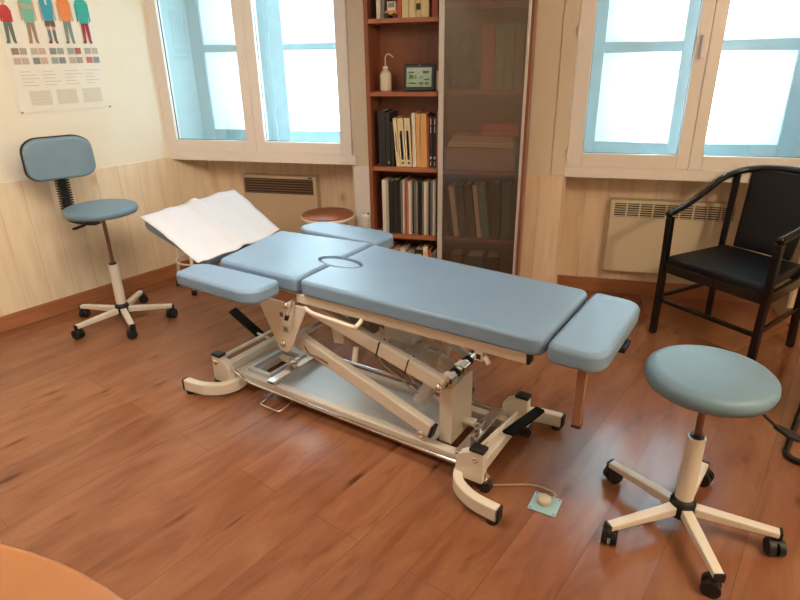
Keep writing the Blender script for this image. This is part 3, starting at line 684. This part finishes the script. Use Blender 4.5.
# top frame
for sg in (-1, 1):
    r_ = MB().box((-.13, sg*.20-.018, .590), (.893, sg*.20+.018, .632), E).build('side_rail', tb, bevel=.004)
    MB().box((.8935, sg*.20-.019, .589), (.905, sg*.20+.019, .633), BL).build('end_cap', r_, bevel=.003)
    MB().box((-.60, sg*.15-.012, .596), (-.14, sg*.15+.012, .622), E).build('back_rail', tb, bevel=.003)
b = MB()
for uu in (-.10, .32, .62, .86): MB().box((uu-.015, -.182, .595), (uu+.015, .182, .628), E).build('cross_bar', tb, bevel=.003)
b = MB(); b.box((.700, -.212, .550), (.732, -.180, .589), E); b.box((.707, -.2135, .556), (.725, -.2122, .576), M['slot']); b.cyl((.7325, -.196, .565), (.755, -.205, .545), .010, E)
b.build('socket_bracket', tb, bevel=.002)
# triangular side plates with bolts
for sg in (-1, 1):
    n0 = sg*.235
    T_ = Matrix(((1, 0, 0, 0), (0, 0, 1, 0), (0, 1, 0, 0), (0, 0, 0, 1)))
    p = MB().prism(rounded([(-.352, .585), (-.060, .585), (-.182, .345), (-.236, .345)], [.01, .02, .025, .025], 4), n0-.004, n0+.004, E, T_).build('side_plate', tb)
    for (uu, zz) in ((-.175, .572), (-.212, .382)):
        MB().lathe([(0, 0), (.017, 0), (.016, .006), (.009, .012), (0, .013)], CH, Matrix.Translation((uu, n0+sg*.004, zz)) @ Matrix.Rotation(R(90 if sg < 0 else -90), 4, 'X'), 18).build('bolt', p)
    if sg < 0:
        b = MB().box((-.215, n0-.0055, .515), (-.195, n0-.0042, .535), flat('sticker_brown', (.25, .12, .08)))
        b.box((-.21, n0-.0055, .440), (-.165, n0-.0042, .478), LB); b.box((-.200, n0-.0062, .448), (-.176, n0-.0056, .470), GREY)
        b.build('sticker', p)
b = MB().cyl((-.175, -.23, .572), (-.175, .23, .572), .012, E).cyl((-.212, -.23, .382), (-.212, .23, .382), .016, E)
b.build('pivot_shaft', tb)
# parallel lift arms
def bar(a, bb, wd, hg, m, n): # bar in the u-z plane at offset n
    a = Vector((a[0], n, a[1])); c = Vector((bb[0], n, bb[1])); d = c-a; ang = math.atan2(-(d.z), d.x)
    T = Matrix.Translation(a) @ Matrix.Rotation(ang, 4, 'Y'); return MB().box((0, -wd/2, -hg/2), (d.length, wd/2, hg/2), m, T)
for sg in (-1, 1):
    lo = bar((-.22, .395), (.50, .150), .040, .062, E, sg*.165).build('lower_arm', tb, bevel=.006)
    bar((.5005, .1498), (.513, .1457), .036, .056, BL, sg*.165).build('end_cap', lo)
    MB().lathe([(0, 0), (.016, 0), (.015, .006), (.008, .010), (0, .011)], CH, Matrix.Translation((.462, sg*.1855, .130)) @ Matrix.Rotation(R(90 if sg < 0 else -90), 4, 'X'), 16).build('bolt', lo)
    up_ = bar((-.12, .552), (.552, .366) if sg < 0 else (.30, .436), .040, .064, E, sg*.150).build('upper_arm', tb, bevel=.008)
    if sg < 0: MB().lathe([(0, 0), (.019, 0), (.018, .008), (.010, .014), (0, .015)], CH, Matrix.Translation((.535, sg*.171, .361)) @ Matrix.Rotation(R(90 if sg < 0 else -90), 4, 'X'), 18).build('bolt', up_)
    if sg > 0: continue
    bar((.245, .449), (.252, .447), .043, .067, M['slot'], sg*.150).build('band', up_)
    bar((.385, .410), (.390, .4085), .043, .067, M['slot'], sg*.150).build('band', up_)
for nn in (-.10,):
    bar((-.04, .585), (-.005, .38), .018, .055, E, nn).build('strut', tb, bevel=.003)
MB().box((-.02, -.02, .40), (.10, .06, .52), GREY).build('control_box', tb, bevel=.01)
bar((.20, .500), (.540, .345), .018, .034, EW, .122).build('link_bar', tb, bevel=.004)
# column
c_ = MB().box((.508, -.120, .075), (.568, .060, .335), E).build('column', tb, bevel=.005)
b = MB().cyl((.530, -.150, .357), (.530, .150, .357), .016, CH, 18)
b.box((.508, -.11, .336), (.56, -.06, .374), CH); b.box((.508, .0, .336), (.56, .055, .374), CH)
b.build('shaft', c_, bevel=.002)
for nn in (-.135, -.03, .085, .150): MB().cyl((.530, nn-.008, .357), (.530, nn+.008, .357), .022, BL, 18).build('collar', c_)
# motor and actuator
mo = MB().box((.16, -.010, .405), (.32, .130, .515), EW).build('motor_housing', tb, bevel=.022, seg=3)
b = MB()
b.cyl((.20, .02, .40), (.50, .02, .345), .030, E, 20); b.cyl((.25, .02, .392), (.285, .02, .386), .038, E, 20); b.cyl((.33, .02, .378), (.36, .02, .372), .038, E, 20); b.cyl((.41, .02, .363), (.435, .02, .358), .037, E, 20)
b.cyl((.24, -.055, .405), (.42, -.055, .352), .021, EW, 16); b.cyl((.30, -.055, .388), (.33, -.055, .379), .028, EW, 16)
b.cyl((.30, .075, .40), (.44, .075, .37), .024, E, 16)
b.build('actuator', tb)
b = MB().cyl((.36, -.03, .17), (.44, -.03, .30), .030, EW, 18); b.cyl((.36, .06, .16), (.43, .06, .26), .028, EW, 18); b.cyl((.335, -.03, .13), (.36, -.03, .17), .014, CH, 12)
b.build('pump_cylinder', tb)
for k in range(5):
    o_ = k*.018-.05
    MB().tube(smooth_path([(.18+.01*k, o_, .41), (.19+.02*k, o_-.02, .33), (.26, o_+.01, .26+.012*k), (.36, o_, .22), (.44, o_, .26-.02*k), (.48, o_*.7, .20)]), .0042, flat('cable_%s' % ('grey' if k % 2 else 'beige'), ((.25, .24, .23) if k % 2 else (.5, .42, .33))), 6).build('cable', tb)
MB().tube(smooth_path([(-.13, -.195, .37), (-.10, -.20, .345), (-.05, -.195, .335), (0, -.198, .325)]), .004, flat('cable_brown', (.2, .1, .06)), 6).build('cable', tb)
MB().tube(smooth_path([(.02, -.14, .56), (.08, -.10, .585), (.16, -.04, .565), (.2, 0, .51)]), .004, flat('cable_brown', (.2, .1, .06)), 6).build('cable', tb)
# u-shaped handle and lever
MB().tube(smooth_path([(-.06, -.245, .590), (.0, -.262, .585), (.10, -.265, .582), (.205, -.265, .577), (.222, -.262, .585), (.226, -.235, .600)], 5), .009, E).build('release_bar', tb)
l_ = MB().cyl((-.118, -.245, .610), (-.137, -.272, .550), .006, CH).build('lever', tb)
MB().cyl((-.137, -.272, .550), (-.142, -.279, .530), .010, BL, 12).build('lever_knob', l_)
MB().cyl((.13, -.16, .42), (.13, -.175, .36), .012, E).build('bump_stop', tb)
# wooden bar under the foot cushion
wb = MB().box((1.060, -.205, .405), (1.088, -.175, .625), M['barwood']).build('support_bar', tb, bevel=.002)
MB().box((1.059, -.206, .396), (1.089, -.174, .4045), BL).build('end_cap', wb)
MB().box((1.10, -.02, .612), (1.16, .06, .632), BL).build('foot_latch', tb, bevel=.003)
MB().box((.90, -.06, .600), (1.10, -.03, .625), E).box((.90, .05, .600), (1.10, .08, .625), E).build('foot_bracket', tb)
# base: beams, tray, crosses
for sg in (-1, 1):
    MB().box((-.60, sg*.155-.02, .035), (.70, sg*.155+.02, .085), E).build('base_beam', tb, bevel=.005)
MB().box((-.42, -.134, .060), (.489, .134, .066), EW).build('base_tray', tb)
for uu in (-.690, .735):
    MB().box((uu-.022, -.205, .075), (uu+.022, .255, .120), E).box((uu-.05 if uu > 0 else uu+.005, -.17, .04), (uu-.005 if uu > 0 else uu+.12, .17, .074), E).build('cross_beam', tb, bevel=.004)
# left end frame (white rectangle) and cross
MB().box((-.60, -.134, .07), (-.44, -.112, .10), EW).box((-.60, .112, .07), (-.44, .134, .10), EW).box((-.60, -.112, .07), (-.58, .112, .10), EW).box((-.46, -.112, .07), (-.44, .112, .10), EW).build('end_frame', tb, bevel=.003)
for su in (-1, 1):
    for sg in (-1, 1):
        off = .0 if sg < 0 else -.02
        DX = .065 if su < 0 else 0
        path = smooth_path([(su*.672, sg*.14, .046), (su*.660, sg*(.215+off), .046), (su*.685, sg*(.280+off), .046), (su*.745, sg*(.322+off), .046), (su*.80, sg*(.338+off), .046), (su*.880, sg*(.346+off), .046)], 5)
        path = [Vector((p.x+DX, p.y, p.z)) for p in path]
        f_ = MB().tube(path, 0, E, sec=(.038, .058)).build('curved_foot', tb, bevel=.006)
        MB().box((su*.8805+DX, sg*(.346+off)-.0195, .018), (su*.8805+DX+su*.008, sg*(.346+off)+.0195, .075), BL).build('end_cap', f_, bevel=.002)
        MB().lathe([(0, 0), (.022, 0), (.020, .017), (0, .017)], BL, Matrix.Translation((su*.858+DX, sg*(.344+off), 0)), 16).build('rubber_foot', f_)
        # end bracket with cap, bolt and castor
        pu, pn = (.738 if su > 0 else -.690), sg*.215-.012
        p_ = MB().prism(rounded([(pu-.085, .05), (pu+.030, .05), (pu+.030, .185), (pu-.02, .185), (pu-.085, .150)] if su > 0 else [(pu-.030, .05), (pu+.085, .05), (pu+.085, .150), (pu+.02, .185), (pu-.030, .185)], [.02, .01, .006, .03, .03] if su > 0 else [.01, .02, .03, .03, .006], 4), pn-.020, pn+.020, E, T_).build('end_bracket', tb, bevel=.004)
        MB().box((pu-.028, pn-.023, .1855), (pu+.032, pn+.023, .200), BL).build('end_cap', p_, bevel=.003)
        MB().lathe([(0, 0), (.014, 0), (.012, .006), (0, .008)], CH, Matrix.Translation((pu, pn+sg*.020, .155)) @ Matrix.Rotation(R(90 if sg < 0 else -90), 4, 'X'), 14).build('bolt', p_)
        cu_ = pu+su*.028
        k_ = MB().cyl((cu_, pn-sg*.01, .066), (cu_, pn-sg*.01, .095), .013, CH, 12).box((cu_-.014, pn-sg*.01-.018, .05), (cu_+.014, pn-sg*.01+.018, .066), CH).build('castor', tb, bevel=.002)
        MB().cyl((cu_, pn-sg*.01-.012, .030), (cu_, pn-sg*.01+.012, .030), .029, M['slot'], 20).build('castor_wheel', k_)
# chrome side rails
for sg in (-1, 1):
    MB().tube(smooth_path([(-.668, sg*.19, .128), (-.640, sg*.212, .135), (-.605, sg*.216, .125), (-.55, sg*.214, .095), (-.505, sg*.212, .080), (-.45, sg*.210, .078), (.0, sg*.210, .078), (.60, sg*.210, .078), (.66, sg*.20, .08)], 6), .0085, CH, 12).build('chrome_rail', tb)
MB().tube([(-.385, -.175, .030), (-.390, -.255, .022), (-.382, -.262, .021), (-.272, -.262, .021), (-.265, -.255, .022), (-.262, -.175, .030)], .0045, CH, 8).build('wire_hook', tb)
# chrome slide channels with knobs
for uu in (-.385, .640):
    s_ = MB().box((uu-.022, -.185, .104), (uu+.022, .185, .110), CH).box((uu-.022, -.185, .092), (uu-.018, .185, .104), CH).box((uu+.018, -.185, .092), (uu+.022, .185, .104), CH).box((uu-.018, -.175, .086), (uu+.018, -.135, .098), BL).box((uu-.018, .135, .086), (uu+.018, .175, .098), BL).build('slide_channel', tb, bevel=.001)
    MB().cyl((uu-.085, -.01, .135), (uu-.02, -.01, .135), .018, E, 16).build('stop_tube', s_)
    MB().cyl((uu-.019, -.01, .135), (uu+.012, -.01, .135), .013, CH, 12).cyl((uu, -.01, .111), (uu, -.01, .125), .010, CH, 12).box((uu-.008, -.045, .128), (uu+.008, .025, .142), CH).build('clamp', s_, bevel=.001)
# pedals
TP = Matrix.Translation((.795, .095, .150)) @ Matrix.Rotation(R(-14), 4, 'Z') @ Matrix.Rotation(R(8), 4, 'X') @ Matrix.Rotation(R(-22), 4, 'Y')
p_ = MB().prism(rounded([(-.045, -.10), (.025, -.11), (.040, .085), (-.02, .105)], .008, 3), -.005, .005, M['rubber'], TP).build('foot_pedal', tb)
MB().cyl((.715, -.15, .150), (.745, .12, .150), .007, E, 10).build('pedal_rod', p_)
TP = Matrix.Translation((-.86, .135, .165)) @ Matrix.Rotation(R(8), 4, 'Z') @ Matrix.Rotation(R(34), 4, 'Y')
p_ = MB().box((-.13, -.030, -.005), (.10, .030, .005), M['rubber'], TP).build('foot_pedal', tb)
MB().cyl((-.80, .135, .125), (-.71, .135, .122), .008, E, 10).build('pedal_rod', p_)
MB().cyl((-.715, -.20, .150), (-.715, .20, .150), .010, E, 10).build('axle_rod', tb)

# tissue paper sheet on the headrest
def paper():
    # frame of head cushion in table space
    base = tb.matrix_basis.copy(); Wt = Matrix.Translation((-.85, 2.24, 0)) @ Matrix.Rotation(TA, 4, 'Z') @ HT
    # corners in head-local (x = along towards negative, y = across)
    c = [(-.462, -.240), (-.500, .392), (-.012, .262), (.030, -.300)]  # L, T, R, B
    N = 22; b = MB(); vs = []
    for i in range(N+1):
        for j in range(N+1):
            s, t_ = i/N, j/N
            x = (c[0][0]*(1-s)+c[1][0]*s)*(1-t_)+(c[3][0]*(1-s)+c[2][0]*s)*t_
            y = (c[0][1]*(1-s)+c[1][1]*s)*(1-t_)+(c[3][1]*(1-s)+c[2][1]*s)*t_
            z = .0085+.006*sin(s*7+t_*2)*sin(t_*5)+.020*math.exp(-((s-.52+.05*t_)/.05)**2)+.010*math.exp(-((s-.8-.1*t_)/.07)**2)*(1-t_)+.008*math.exp(-((s-.25+.2*t_)/.04)**2)-.004*math.exp(-((t_-.5)/.05)**2)
            z += .004*math.sin(19*s+3*t_)*t_
            x += .030*t_*sin(pi*s)*(1 if s > .3 else s/.3)
            vs.append(tuple(Wt @ Vector((x, y, z))))
    fs = [(i*(N+1)+j, (i+1)*(N+1)+j, (i+1)*(N+1)+j+1, i*(N+1)+j+1) for i in range(N) for j in range(N)]
    b.poly(vs, fs, M['paper'], None, True); o = b.build('paper_sheet')
    s_ = o.modifiers.new('solid', 'SOLIDIFY'); s_.thickness = .0012
    tag(o, 'white crumpled paper sheet draped over the headrest of the table', 'paper')
paper()

# ------------------------------------------------------------------ floor outlet, plug and cord
t = thing('floor_outlet', 'square steel floor outlet plate beside the table foot', 'floor outlet', (.040, 1.780, 0), R(-14))
MB().box((-.052, -.050, .0005), (.052, .050, .006), flat('outlet_steel', (.36, .58, .66), .25)).build('plate', t, bevel=.002)
for sx in (-1, 1):
    for sy in (-1, 1): MB().cyl((sx*.043, sy*.041, .006), (sx*.043, sy*.041, .0075), .004, GREY, 8).build('screw', t)
t = thing('plug', 'round cream plug pushed into the floor outlet', 'plug', (.036, 1.784, .0065))
MB().lathe([(0, 0), (.023, 0), (.026, .004), (.026, .018), (.022, .024), (0, .025)], flat('plug_cream', (.66, .58, .44)), seg=28).build('plug_body', t)
cpath = smooth_path([(.061, 1.790, .025), (.075, 1.815, .022), (.055, 1.852, .010), (-.02, 1.870, .006), (-.12, 1.845, .0055), (-.185, 1.832, .006), (-.222, 1.836, .030)], 6)
MB().tube(cpath, .0035, flat('cord_beige', (.48, .36, .25)), 8).build('power_cord', t, T=Matrix.Translation((-.036, -1.784, -.0065)))

# ------------------------------------------------------------------ swivel stools
def castor(parent, x, y, a, T0=None):
    k = MB().box((-.024, -.020, .030), (.012, .020, .058), BL).cyl((0, 0, .055), (0, 0, .076), .009, BL, 10)
    k = k.build('castor', parent, bevel=.008, T=Matrix.Translation((x, y, 0)) @ Matrix.Rotation(a, 4, 'Z'))
    for s_ in (-1, 1): MB().cyl((-.010, s_*.005, .029), (-.010, s_*.025, .029), .029, BL, 20).build('castor_wheel', k, bevel=.004)
def swivel(label, loc, h, r, th, rad, angs, tube_top, group, lever_ang, thick=.055, post_r=.011):
    t = thing('swivel_stool', label, 'stool', loc, 0, group)
    pr = [(0, h-thick), (r*.86, h-thick), (r*.96, h-thick+.006), (r, h-thick*.55), (r*.985, h-thick*.25), (r*.93, h-.006), (r*.80, h), (0, h+.004)]
    MB().lathe(pr, M['vinyl_old'], seg=48).build('seat', t)
    MB().box((-.07, -.07, h-thick-.018), (.07, .07, h-thick-.001), BL).build('seat_plate', t, bevel=.006)
    MB().cyl((0, 0, tube_top), (0, 0, h-thick-.018), post_r, M['steel'], 20).build('gas_post', t)
    c_ = MB().cyl((0, 0, .125), (0, 0, tube_top), .030, E, 28, .028).build('column', t)
    MB().cyl((0, 0, tube_top), (0, 0, tube_top+.008), .022, BL, 24).build('collar', c_)
    MB().lathe([(0, .050), (.030, .050), (.042, .056), (.042, .110), (.034, .126), (0, .126)], BL, seg=28).build('hub', t)
    for a in angs:
        d = Vector((cos(R(a)), sin(R(a)), 0)); p = d*.036; q = d*rad
        sd = Vector((-d.y, d.x, 0)); Tm = Matrix(((d.x, sd.x, 0, 0), (d.y, sd.y, 0, 0), (0, 0, 1, 0), (0, 0, 0, 1)))
        z0, z1 = .084, .073; hw = .0185; L = rad+.008
        vs = [(.038, -hw, z0-.018), (.038, hw, z0-.018), (.038, hw, z0+.016), (.038, -hw, z0+.016), (L, -hw*.85, z1-.006), (L, hw*.85, z1-.006), (L, hw*.85, z1+.016), (L, -hw*.85, z1+.016)]
        ar = MB().poly(vs, [(0, 1, 2, 3), (4, 7, 6, 5), (0, 4, 5, 1), (1, 5, 6, 2), (2, 6, 7, 3), (3, 7, 4, 0)], E, Tm).build('base_arm', t, bevel=.004)
        MB().box((L+.0005, -hw*.9, z1-.012), (L+.007, hw*.9, z1+.018), BL, Tm).build('end_cap', ar)
        castor(t, q.x, q.y, R(a)+random.uniform(-.8, .8)+pi*.5)
    d = Vector((cos(lever_ang), sin(lever_ang), 0)); zz = h-thick-.012; lk = 1 if r < .2 else .5
    l_ = MB().tube([d*.06*lk+Vector((0, 0, zz)), d*.15*lk+Vector((0, 0, zz-.012)), d*.20*lk+Vector((0, 0, zz-.045))], .005, BL).build('lever', t)
    sd = Vector((-d.y, d.x, 0)); Tm = Matrix(((d.x, sd.x, 0, d.x*.195*lk), (d.y, sd.y, 0, d.y*.195*lk), (0, 0, 1, zz-.044), (0, 0, 0, 1))) @ Matrix.Rotation(R(14), 4, 'Y')
    MB().prism(rounded([(0, -.008), (.045, -.020), (.075, -.012), (.080, .006), (.05, .02), (0, .008)], .006, 3), -.006, .006, BL, Tm).build('lever_paddle', l_, bevel=.003)
    return t
st = swivel('round blue swivel stool on white five-star castor base, right foreground', (.498, 1.795, 0), .628, .192, 0, .285, [212, 282, 350, 66, 140], .375, None, R(-28), thick=.062)
ch = swivel('blue swivel chair with low backrest on castors by the poster wall', (-2.635, 2.815, 0), .755, .206, 0, .297, [252, 319, 25, 107, 183], .385, None, R(215), thick=.055)
ch.name = 'swivel_chair'; ch['category'] = 'chair'
# backrest of the swivel chair
bd = Vector((-.262, -.014, 0)); bcx = Vector((-.222, -.005, 0))
ang = math.atan2(-.55, .83)   # direction the backrest faces
fx = Vector((cos(ang), sin(ang), 0)); sx = Vector((-fx.y, fx.x, 0))
TB = Matrix(((sx.x, 0, fx.x, bcx.x), (sx.y, 0, fx.y, bcx.y), (0, 1, 0, 1.025), (0, 0, 0, 1)))
def backpad(z0, z1, grow, m, name, parent, r):
    pts = rounded([(-.182-grow, -.075-grow), (-.135, -.116-grow), (.135, -.116-grow), (.182+grow, -.075-grow), (.180+grow, .075+grow), (.125, .118+grow), (-.125, .118+grow), (-.180-grow, .075+grow)], .10, 6)
    b = MB().cushion(pts, z0, z1, r, m)
    bm = b.bm
    for v in bm.verts: v.co.z += 1.1*v.co.x**2
    for v in bm.verts: v.co = TB @ v.co
    return b.build(name, parent)
backpad(0, .045, 0, M['vinyl_old'], 'backrest', ch, .016)
backpad(-.014, .004, .006, BL, 'backrest_shell', ch, .004)
b = MB()
c0 = bcx-fx*.022
b.tube(smooth_path([tuple(Vector((-.04, 0, .640))), tuple(Vector((-.13, -.005, .640))), (c0.x-.0, c0.y, .655), (c0.x-.008, c0.y, .72), (c0.x-.004, c0.y, .93), (c0.x, c0.y, 1.02)], 6), 0, BL, sec=(.052, .012))
for k in range(12):
    zz = .72+k*.015; b.box((c0.x-.03, c0.y-.032, zz), (c0.x+.022, c0.y+.032, zz+.008), BL)
b.build('backrest_stem', ch, bevel=.002)

# ------------------------------------------------------------------ black armchair
AC = (.959, 3.376); AR = math.atan2(-.701, .713)
ac = thing('armchair', 'black lacquered wooden armchair with curved arms and leatherette seat', 'armchair', (AC[0], AC[1], 0), AR)
K = M['blacklacquer']
FX, FY, BXx, BYy = .289, -.228, .228, .248
for sg in (-1, 1):
    MB().tube([(sg*FX, FY-.004, 0), (sg*FX, FY, .24), (sg*(FX+.002), FY, .46), (sg*(FX+.006), FY-.004, .70)], 0, K, sec=(.036, .036)).build('leg', ac, bevel=.006)
    BQ = BXx+(.034 if sg < 0 else 0)
    MB().tube([(sg*(BQ+.004), BYy+.012, 0), (sg*BQ, BYy, .22), (sg*BQ, BYy, .45), (sg*(BQ-.004), BYy+.004, .68), (sg*(BQ-.014), BYy-.004, .900)], 0, K, sec=(.034, .032)).build('leg', ac, bevel=.005)
seatpts = rounded([(-FX+.0, FY-.012), (FX-.0, FY-.012), (BXx+.004, BYy+.008), (-BXx-.038, BYy+.008)], .02, 3)
MB().cushion(rounded([(-FX+.012, FY-.016), (FX-.012, FY-.016), (BXx-.02, BYy-.01), (-BXx-.014, BYy-.01)], .03, 4), .440, .482, .014, M['blackvinyl']).build('seat', ac)
b = MB()
for (p, q) in (((-FX+.018, FY), (FX-.018, FY)), ((-FX, FY+.018), (-BXx-.034, BYy-.016)), ((FX, FY+.018), (BXx, BYy-.016)), ((-BXx-.017, BYy), (BXx-.017, BYy))):
    b.tube([(p[0], p[1], .412), (q[0], q[1], .412)], 0, K, sec=(.024, .055))
b.build('seat_rail', ac, bevel=.003)
b = MB()
b.tube([(-FX+.018, FY, .215), (FX-.018, FY, .215)], 0, K, sec=(.018, .024))
for sg in (-1, 1): b.tube([(sg*FX, FY+.018, .235), (sg*BXx-(.034 if sg < 0 else 0), BYy-.016, .235)], 0, K, sec=(.018, .024))
b.build('stretcher', ac, bevel=.003)
# bow rail
half = [(FX+.008, FY-.025, .716), (FX+.012, FY+.05, .728), (FX+.016, -.07, .755), (FX+.010, .04, .805), (FX-.008, .14, .865), (FX-.042, .235, .905), (.175, .302, .926), (.08, .330, .936), (0, .336, .938)]
full = [(-x, y, z) for x, y, z in half]+[h for h in half[::-1][1:]]
MB().tube(smooth_path(full, 5), .0185, K, 12).build('arm_rail', ac)
# padded back panel
b = MB(); vs = []; nn_ = 9
for i in range(nn_):
    t_ = i/(nn_-1)
    for j in range(7):
        s = j/6; z = .485+(.925-.485)*s; wv = .160+.022*s; x = (-1+2*t_)*wv-.020; y = .222+.080*s-.5*x*x*.5
        vs.append((x, y, z))
n0 = len(vs); vs += [(x, y+.028, z) for x, y, z in vs]
fs = []
for i in range(nn_-1):
    for j in range(6):
        a = i*7+j; fs.append((a, a+7, a+8, a+1)); fs.append((n0+a, n0+a+1, n0+a+8, n0+a+7))
for i in range(nn_-1): fs.append((i*7, n0+i*7, n0+i*7+7, i*7+7)); fs.append((i*7+6, i*7+13, n0+i*7+13, n0+i*7+6))
for j in range(6): fs.append((j, j+1, n0+j+1, n0+j)); e_ = (nn_-1)*7; fs.append((e_+j, n0+e_+j, n0+e_+j+1, e_+j+1))
b.poly(vs, fs, M['blackvinyl'], None, True); b.build('back_panel', ac, bevel=.008)

# low board on the floor under the armchair
o = MB().prism([(.575, 3.68), (.985, 3.250), (1.375, 3.640), (1.375, 3.995), (.575, 3.995)], .0, .0045, wood('floor_board', (.30, .11, .045), (.38, .15, .065), .3, (1, 10, 1))).build('floor_board')
b_ = o
tag(o, 'thin reddish wooden board lying on the floor under the armchair', 'board')

# ------------------------------------------------------------------ tubular chair, right edge
t = thing('cantilever_chair', 'black tubular steel chair, only one bend of its floor frame visible at right edge', 'chair', (1.30, 2.45, 0), math.atan2(-.41, .91))
def tc_(p):  # world -> local
    return tuple((Matrix.Translation((1.30, 2.45, 0)) @ Matrix.Rotation(math.atan2(-.41, .91), 4, 'Z')).inverted() @ Vector(p))
d1 = Vector((.41, .91, 0)); d2 = Vector((.91, -.41, 0)); c0 = Vector((.965, 2.285, .014))
def corner(cc, a, b_, r=.06, n=6):
    return [cc+a*r*(1-t_)**2+b_*r*t_*t_ for t_ in [k/n for k in range(n+1)]]
zU = Vector((0, 0, 1)); W2 = .50; LN = .50
pA = c0+d1*LN; pB = c0+d2*W2; pC = pB+d1*LN
path = corner(pA+zU*.44, -d1, -zU) + corner(pA, zU, -d1) + corner(c0, d1, d2) + corner(pB, -d2, d1) + corner(pC, -d1, zU) + corner(pC+zU*.44, -zU, -d1)
path = [pA+zU*.44-d1*.42]+path+[pC+zU*.44-d1*.42]
MB().tube([tc_(p) for p in path], .0125, M['blacklacquer'], 12).build('tube_frame', t)
q0 = c0+zU*.455
sp = [tc_(q0+d2*.03+d1*.08), tc_(q0+d2*(W2-.03)+d1*.08), tc_(q0+d2*(W2-.03)+d1*(LN-.02)), tc_(q0+d2*.03+d1*(LN-.02))]
MB().cushion(rounded([(p[0], p[1]) for p in sp], .03, 4), .470, .505, .012, M['blackvinyl']).build('seat', t)
b = MB()
for ww in (0, W2): b.cyl(tc_(c0+zU*.44+d2*ww+d1*.08), tc_(c0+zU*.86+d2*ww+d1*.0), .0125, M['blacklacquer'])
b.build('back_tube', t)
b = MB(); TBk = Matrix.Identity(4)
a0 = Vector(tc_(c0+d2*.014+d1*.06)); a1 = Vector(tc_(c0+d2*(W2-.014)+d1*.06))
b.box((a0.x, min(a0.y, a1.y)-.045, .66), (a1.x, min(a0.y, a1.y)-.015, .85), M['blackvinyl']); b.build('backrest', t, bevel=.01)

# ------------------------------------------------------------------ round desk, bottom left foreground
t = thing('round_table', 'round orange wood table, edge showing at bottom left', 'table', (-.93, -.352, 0))
rr = .948
MB().lathe([(0, .705), (rr-.014, .705), (rr-.014, .731), (0, .731)], M['desk'], seg=96).build('tabletop', t)
MB().lathe([(rr-.0138, .705), (rr-.004, .705), (rr, .709), (rr, .724), (rr-.006, .7305), (rr-.0138, .7312)], M['desk_edge'], seg=96).build('edge_band', t)
MB().lathe([(0, .03), (.05, .03), (.05, .70), (0, .70)], M['desk'], seg=24).build('pedestal', t)
MB().lathe([(0, 0), (.30, 0), (.30, .015), (.06, .045), (0, .045)], M['desk'], seg=40).build('foot_plate', t)
